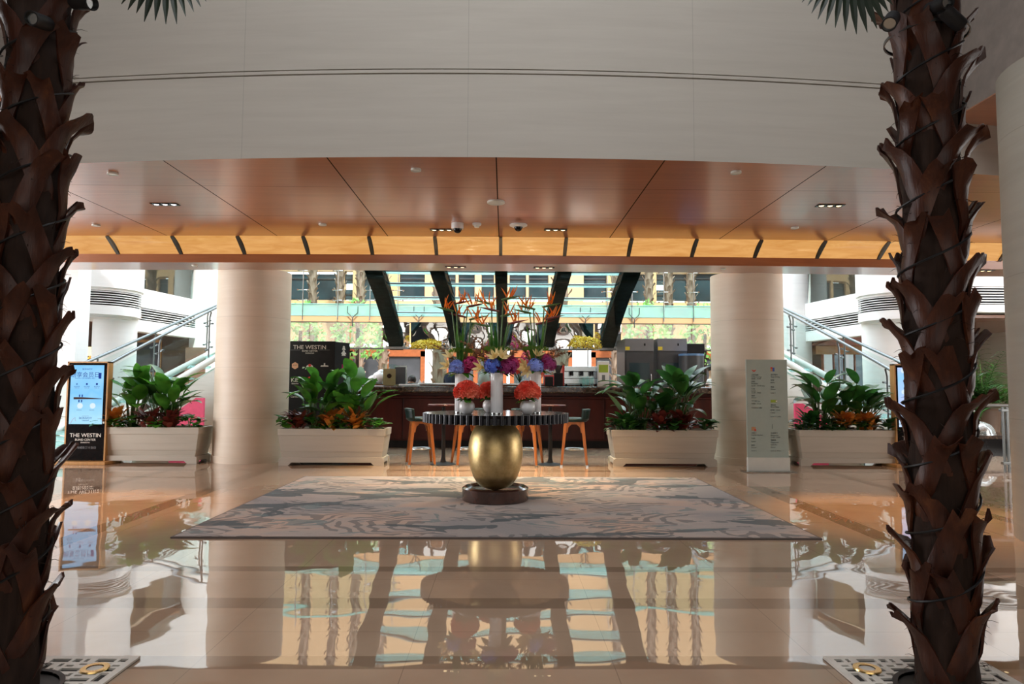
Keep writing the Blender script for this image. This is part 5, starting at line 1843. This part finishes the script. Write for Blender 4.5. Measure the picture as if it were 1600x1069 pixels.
def big_plant(label, x, y, seed, H=.95, n=15, lean=0.0, m_='leaf', W=.092):
    rng = random.Random(seed)
    t = thing('leafy_plant', label, 'plant', (x, y, .50), 0, 'tall leafy plants in the planters')
    lf, st = MB(), MB()
    for i in range(n):
        a = rng.uniform(0, 2 * PI) if i else PI * 1.5
        hh = H * rng.uniform(.30, .84)
        rr = rng.uniform(.10, .34) * (1.15 - .4 * hh / H)
        p0 = Vector((.06 * math.cos(a), .05 * math.sin(a), 0))
        p1 = Vector((rr * math.cos(a) + lean * hh, rr * .6 * math.sin(a), hh))
        st.tube([p0, p0 * .4 + p1 * .5 + Vector((0, 0, hh * .12)), p1], [.011, .008, .006], 5)
        d = Vector((math.cos(a) * rng.uniform(.5, 1), math.sin(a) * .6, rng.uniform(.25, 1.15))).normalized()
        petal_leaf(lf, p1 - d * .02, d, (0, 0, 1), rng.uniform(.32, .50), rng.uniform(W * .8, W * 1.25), rng.uniform(.5, 1.5), 7, rng.uniform(.1, .35))
    obj('leaf_blades', lf, M[m_], t, smooth=60)
    obj('stems', st, M['stem'], t)
    return t


def low_plant(label, x, y, z, seed, m_, r_=.16, n=26, L=.13, W=.035, up=.9, cat='plant', name='croton_plant'):
    rng = random.Random(seed)
    t = thing(name, label, cat, (x, y, z), 0)
    lf = MB()
    for i in range(n):
        a = rng.uniform(0, 2 * PI)
        zz = rng.uniform(.02, r_ * .8)
        p = Vector((r_ * .45 * math.cos(a) * rng.uniform(.2, 1), r_ * .4 * math.sin(a) * rng.uniform(.2, 1), zz))
        petal_leaf(lf, p, (math.cos(a), math.sin(a) * .8, rng.uniform(.1, up)), (0, 0, 1), L * rng.uniform(.7, 1.2), W * rng.uniform(.8, 1.2), rng.uniform(.3, 1.3), 5, .2)
    obj('leaf_blades', lf, M[m_], t, smooth=60)
    s_ = MB()
    for i in range(5):
        s_.tube([(0, 0, 0), (rng.uniform(-.05, .05), rng.uniform(-.05, .05), r_ * .7)], .006, 5)
    obj('stems', s_, M['stem'], t)


PLN = [(-5.42, 10.72, 'the far left planter'), (-2.57, 10.55, 'the planter by the logo board'), (2.42, 10.55, 'the planter by the grey cabinets'), (5.32, 10.72, 'the planter by the directory sign')]
for i, (x, y, nm) in enumerate(PLN):
    mk = 'leaf' if i < 2 else 'leaf2'
    big_plant('tall broad leaved plant, left one in ' + nm, x - .34, y + .02, 100 + i, (.95, .98, .88, .95)[i], 27, m_=mk, lean=(.1, .1, -.05, .1)[i])
    big_plant('tall broad leaved plant, right one in ' + nm, x + (.22, .32, .22, .32)[i], y + .04, 120 + i, (1.05, 1.0, 1.02, .98)[i], 28, m_=mk, lean=(-.08, -.05, .12, .05)[i])
    big_plant('shorter leafy plant in the middle of ' + nm, x, y + .1, 140 + i, .70, 18, m_='leaf2')
    cr = [(-.55, 'croton' if i in (0,) else ('crotonred' if i == 1 else 'leaf2'), 'left'), (-.02, 'croton' if i in (1, 3) else 'crotonred', 'middle'), (.30, 'croton' if i in (1, 3) else 'crotonred', 'right of middle')]
    words_ = {'croton': 'orange leaved', 'crotonred': 'wine red leaved', 'leaf2': 'dark green leaved'}
    for dx, mm, pos_ in cr:
        low_plant('low %s plant, %s of %s' % (words_[mm], pos_, nm), x + dx, y - .12, .50, 160 + i * 7 + int(dx * 10), mm, .31, 54, .18, .046, 1.7)
    for dx, pos_ in ((-.70, 'left end'), (-.28, 'left half'), (.14, 'middle'), (.62, 'right end')):
        low_plant('round green leaves drooping over the %s of %s' % (pos_, nm), x + dx, y - .17, .52, 200 + i * 9 + int(dx * 10), 'leaf' if i < 2 else 'leaf2', .22, 24, .17, .07, .6, name='trailing_plant')

# ------------------------------------------------------------------ screen stands


def kiosk(label, px0, px1, ptop, pbase, Y, rz, scr, left):
    a, b_ = at(px0, ptop, Y), at(px1, ptop, Y)
    W, H = abs(b_.x - a.x), a.z
    t = thing('screen_stand', label, 'digital sign', ((a.x + b_.x) / 2, Y, 0), rz, 'screen stands beside the planters')
    w_ = W / 2
    obj('base', MB().box2((-w_ - .10, -.20, 0), (w_ + .10, .22, .045)), M['oak'], t, smooth=0, bevel=.006)
    obj('frame', MB().box2((-w_, -.03, .045), (-w_ + .022, .09, H)).box2((w_ - .022, -.03, .045), (w_, .09, H)).box2((-w_, -.03, H - .02), (w_, .09, H)), M['oak'], t, smooth=0)
    obj('body', MB().box2((-w_ + .022, -.02, .045), (w_ - .022, .08, H - .02)), M['black'], t, smooth=0)
    zs0, zs1 = H * .385, H * .965
    sw = w_ * .80
    s_ = obj('screen', MB().box2((-sw - .01, -.024, zs0), (sw - .01, -.02, zs1)), M[scr], t, smooth=0)
    hz = zs1 - zs0
    T = lambda body, size, x, v, mk: text('screen_text', body, size, (x - .01, -.0255, zs0 + hz * v), M[mk], s_, ext=.0003)
    if left:
        T('BONVOY', .036, 0, .93, 'screenink')
        T('纷享会员日', .088, -.03, .83, 'screenink')
        T('FUN DAY FOR MEMBERS ONLY', .022, -.03, .775, 'screenink')
        v_ = MB().box2((sw - .085, -.026, zs0 + hz * .77), (sw - .045, -.0245, zs0 + hz * .87))
        obj('vertical_tag', v_, M['screenink'], s_, smooth=0)
        for x, u in ((-.15, '★'), (0, '●'), (.15, '■')):
            T(u, .04, x, .675, 'screenink')
            T('会员专享', .022, x, .635, 'screenink')
            T('优惠礼遇', .018, x, .61, 'screengrey')
        m_ = MB().prism([(-.20, zs0 + hz * .455), (-.08, zs0 + hz * .455), (.22, zs0 + hz * .435), (.22, zs0 + hz * .425), (-.08, zs0 + hz * .422), (-.20, zs0 + hz * .418)], -.026, -.0245)
        obj('pier_picture', m_, M['screenbrown'], s_, smooth=0)
        for x in (-.115, -.075):
            obj('quote_mark', MB().box2((x - .006, -.0265, zs0 + hz * .46), (x + .012, -.026, zs0 + hz * .50)), M['screenink'], s_, smooth=0)
            obj('quote_mark', MB().box2((x - .012, -.0265, zs0 + hz * .37), (x + .006, -.026, zs0 + hz * .41)), M['screenink'], s_, smooth=0)
        for x in (-.10, .09):
            m_ = MB().lathe([(.0, 0), (.042, 0), (.042, .001), (0, .001)], 24, Matrix.Translation((x, -.0245, zs0 + hz * .31)) @ Matrix.Rotation(PI / 2, 4, 'X'), cap=False)
            obj('round_icon', m_, M['screenwhite'], s_, smooth=0)
            T('扫码关注', .02, x, .235, 'screengrey')
        T('MARRIOTT', .02, 0, .135, 'screengrey')
        T('BONVOY', .046, 0, .10, 'screenink')
        T('万豪旅享家', .022, 0, .06, 'screenink')
        sq = MB().tube([(-.23, -.0255, zs0 + .01), (-.20, -.0255, zs0 + .07), (-.165, -.0255, zs0 + .10), (-.165, -.0255, zs0 + .06), (-.15, -.0255, zs0 + .045)], .002, 4)
        obj('red_scribble', sq, M['red'], s_)
    else:
        rg = random.Random(4)
        for i in range(16):
            v = .55 + .42 * rg.random()
            x = rg.uniform(-.2, .2)
            m_ = MB().lathe([(0, 0), (.045, 0), (.045, .001), (0, .001)], 18, Matrix.Translation((x, -.0245 - .0003 * i, zs0 + hz * v)) @ Matrix.Rotation(PI / 2, 4, 'X') @ Matrix.Scale(rg.uniform(.5, 1), 4), cap=False)
            obj('picture_dot', m_, M[rg.choice(['screenink', 'screenbrown', 'screenwhite', 'screengrey'])], s_, smooth=0)
        for k in range(4):
            T('健康饮食 轻松生活', .03, 0, .40 - .08 * k, 'screenink')
    text('lettering', 'THE WESTIN', .082 if left else .08, (0, -.022, H * .275), M['lettering'], t)
    text('lettering', 'BUND CENTER', .046, (0, -.022, H * .232), M['lettering'], t)
    text('lettering', 'SHANGHAI', .028, (0, -.022, H * .205), M['lettering'], t)
    text('lettering', '上海威斯汀大饭店', .042, (0, -.022, H * .155), M['lettergrey'], t)
    obj('power_button', MB().box2((w_ - .06, -.022, zs0 + .01), (w_ - .035, -.02, zs0 + .04)), M['metalwhite'], t, smooth=0)


kiosk('oak framed screen stand with a bright blue screen beside the left palm', 108, 172, 565, 720, 10.45, R(0), 'screen', True)
kiosk('oak framed screen stand mostly hidden behind the right palm', 1395, 1462, 569, 724, 10.45, R(0), 'screen2', False)

# glass directory sign
Y = 9.75
a, b_ = at(1165, 562, Y), at(1229, 562, Y)
W, H = b_.x - a.x, (a.z + b_.z) / 2
sg = thing('directory_sign', 'pale frosted glass directory sign on a steel foot in front of the right column', 'sign', ((a.x + b_.x) / 2, Y, 0))
w_ = W / 2
obj('glass_panel', MB().box2((-w_, -.01, .20), (w_, .01, H)), M['frost'], sg, smooth=0)
obj('foot_cover', MB().box2((-w_, -.025, .012), (w_ + .01, .03, .20)), M['metalwhite'], sg, smooth=0, bevel=.003)
obj('foot_plate', MB().box2((-w_ - .06, -.13, 0), (w_ + .07, .15, .012)), M['steel'], sg, smooth=0)


def sgt(body, px, py, size, mk='ink'):
    q = at(px, py, Y - .012)
    text('lettering', body, size, (q.x - sg.location.x, -.0115, q.z), M[mk], sg, align='LEFT', ext=.0004)


def sgb(px, py, ww, hh, mk, name='picture_mark', dy=0):
    q = at(px, py, Y - .012)
    obj(name, MB().box((q.x - sg.location.x, -.0115 - dy, q.z), (ww, .002, hh)), M[mk], sg, smooth=0)


q = at(1178, 579, Y - .012)
wv = MB().prism([(-.035, .012), (-.02, .008), (0, -.005), (.02, .008), (.035, .012), (.02, -.004), (.008, -.018), (-.008, -.018), (-.02, -.004)], -.0025, 0, Matrix.Translation((q.x - sg.location.x, -.0105, q.z)))
obj('bird_mark', wv, M['red'], sg, smooth=0)
sgb(1205.5, 577.5, .030, .055, 'tan')
sgb(1208.5, 577.5, .028, .055, 'blueprint', dy=.0005)
sgb(1205.5, 575, .028, .02, 'red', dy=.001)
sgb(1209, 627, .088, .036, 'greenprint')
sgb(1213, 627, .02, .018, 'lettering', dy=.001)
sgb(1177.5, 670, .058, .052, 'tan')
sgb(1180, 672, .024, .03, 'red', dy=.001)
for px, py, s_ in ((1174, 586, '大堂酒廊'), (1174, 589, 'Lobby Lounge'), (1174, 592, '08:00 - 24:00'), (1174, 596.5, '早餐'), (1174, 599.5, 'Breakfast'), (1174, 603, '06:30 - 10:30 daily'), (1174, 608, '午餐'), (1174, 611, 'Lunch'), (1174, 614, '11:30 - 14:00'), (1174, 618.5, '晚餐'), (1174, 621.5, 'Dinner'), (1174, 627, '下午茶 Tea'), (1174, 631, '14:00 - 17:30'), (1174, 637.5, 'Tel 6335 1888'),
                   (1204, 586, '舞台餐厅'), (1204, 589, 'Stage Dining'), (1204, 594.5, '早餐'), (1204, 598, 'Buffet'), (1204, 605, '晚餐'), (1204, 608.5, 'Dinner'), (1204, 614, 'Level 1'), (1204, 633, '面包房'), (1204, 636, 'Bread Shop'), (1204, 641, '07:00 - 20:00'), (1204, 645, 'Cakes'), (1204, 651, 'Level 1, Lobby'),
                   (1174, 677, '中餐厅'), (1174, 680, 'Crystal Garden'), (1174, 685.5, '午餐'), (1174, 690, 'Lunch'), (1174, 696, '晚餐'), (1174, 699.5, 'Dinner'), (1174, 704.5, 'Level 5'), (1204, 677, '日本餐厅'), (1204, 680.5, 'Restaurant'), (1204, 683.5, '11:30 - 14:00'), (1204, 688, '铁板烧'), (1204, 691.5, 'Teppanyaki'), (1204, 695, 'Sushi Bar'), (1204, 699, 'Dinner'), (1204, 704.5, 'Level 2, West')):
    sgt(s_, px, py, .026)
sgt('|', 1206, 666, .07)

# ------------------------------------------------------------------ right side: handrail, dome, potted palm
hr = thing('steel_handrail', 'low steel handrail with a bundle of upright rods beside the grey column', 'railing', (7.26, 9.85, 0))
obj('rail', MB().tube([(.10, 0, .95), (-.27, 0, .95), (-.40, .6, 1.0), at(1515, 613, 11.2) - Vector((7.26, 9.85, 0))], .028, 10), M['railsteel'], hr)
for k in range(4):
    obj('upright_rod', MB().cyl((-.045 + .03 * k, .02 * (k % 2), 0), .013, .93, 12), M['railsteel'], hr)
for z in (.12, .88):
    obj('rod_clamp', MB().box((0, .01, z), (.14, .06, .04)), M['railsteel'], hr, smooth=0, bevel=.006)
Yd = 12.2
p = at(1560, 690, Yd)
pd = thing('black_plinth', 'low black plinth with a stone top at the right', 'plinth', (p.x - .5, Yd, 0))
obj('block', MB().box2((-.9, -.1, 0), (1.1, 1.3, .30)), M['black'], pd, smooth=0)
obj('stone_top', MB().box2((-.93, -.13, .30), (1.13, 1.33, .36)), M['granite'], pd, smooth=0)
dm = thing('glass_dome', 'clear glass dome on the black plinth', 'dome', (p.x - .08, Yd + .35, .36))
obj('dome', MB().lathe([(.24 * math.cos(i * PI / 20), .24 * math.sin(i * PI / 20) * .95) for i in range(11)], 32, cap=False), M['wavyglass'], dm, smooth=60)
obj('rim', MB().lathe([(.235, 0), (.25, 0), (.25, .012), (.235, .012)], 32, cap=False), M['steel'], dm)
Yp = 14.4
p = at(1537, 640, Yp)
pp = thing('plant_pot', 'dark brown tapered pot holding the feathery palm at the right', 'plant pot', (p.x, Yp, 0))
obj('pot', MB().lathe([(0, 0), (.24, 0), (.31, .74), (.33, .76), (.33, .80), (.28, .80), (.27, .74)], 32, cap=False), M['brownint'], pp)
obj('soil', MB().lathe([(0, .74), (.27, .74)], 24, cap=False), M['soil'], pp)
rng = random.Random(9)
pt = thing('potted_palm', 'bushy feathery green palm growing in the dark pot at the right', 'plant', (p.x, Yp, .74))
st, lf = MB(), MB()
for i in range(60):
    a = rng.uniform(0, 2 * PI)
    el = rng.uniform(.35, 1.45)
    L = rng.uniform(.85, 1.7)
    d = Vector((math.cos(a) * math.cos(el), math.sin(a) * math.cos(el), math.sin(el)))
    pts = [Vector((0, 0, .0))]
    for k in range(7):
        pts.append(pts[-1] + d * L / 7)
        d = (d + Vector((d.x * .05, d.y * .05, -.16))).normalized()
    st.tube(pts, [.012, .011, .01, .008, .006, .004, .003, .002], 4)
    for k in range(2, 8):
        for s in (-1, 1):
            for j in range(2):
                q = pts[k] * (1 - j * .5) + pts[k - 1] * j * .5
                dd = (pts[k] - pts[k - 1]).normalized()
                sd = dd.cross(Vector((0, 0, 1)))
                sd = sd.normalized() if sd.length > .01 else Vector((1, 0, 0))
                petal_leaf(lf, q, dd * .6 + sd * s, (0, 0, 1), .28, .024, .9, 3, .2)
obj('stems', st, M['stem'], pt)
obj('leaf_fronds', lf, M['leaf2'], pt, smooth=0)
# lounge table lamp seen under the left drum
p = at(141, 556, 16.4)
tl = thing('table_lamp', 'small lit table lamp on a cabinet under the left drum', 'lamp', (p.x, 16.4, p.z - .12))
obj('base', MB().lathe([(0, 0), (.08, 0), (.1, .04), (.02, .1), (.02, .14)], 20, cap=False), M['bronze'], tl)
obj('lamp_shade', MB().lathe([(.12, .12), (.06, .33)], 24, cap=False), M['tablelamp'], tl)
cb = thing('side_cabinet', 'dark cabinet under the small lit lamp', 'cabinet', (p.x, 16.4, 0))
obj('body', MB().box2((-.5, -.2, 0), (.5, .25, p.z - .125)), M['darkwood'], cb, smooth=0)
pic = thing('wall_picture', 'gold framed picture on the brown lounge wall behind the lamp', 'picture', (p.x - .3, 19.36, 1.95))
obj('frame', MB().box2((-.5, 0, -.5), (.5, .03, .5)), M['oak'], pic, smooth=0)
obj('canvas', MB().box2((-.42, -.005, -.42), (.42, 0, .42)), M['slate'], pic, smooth=0)

settle_texts()
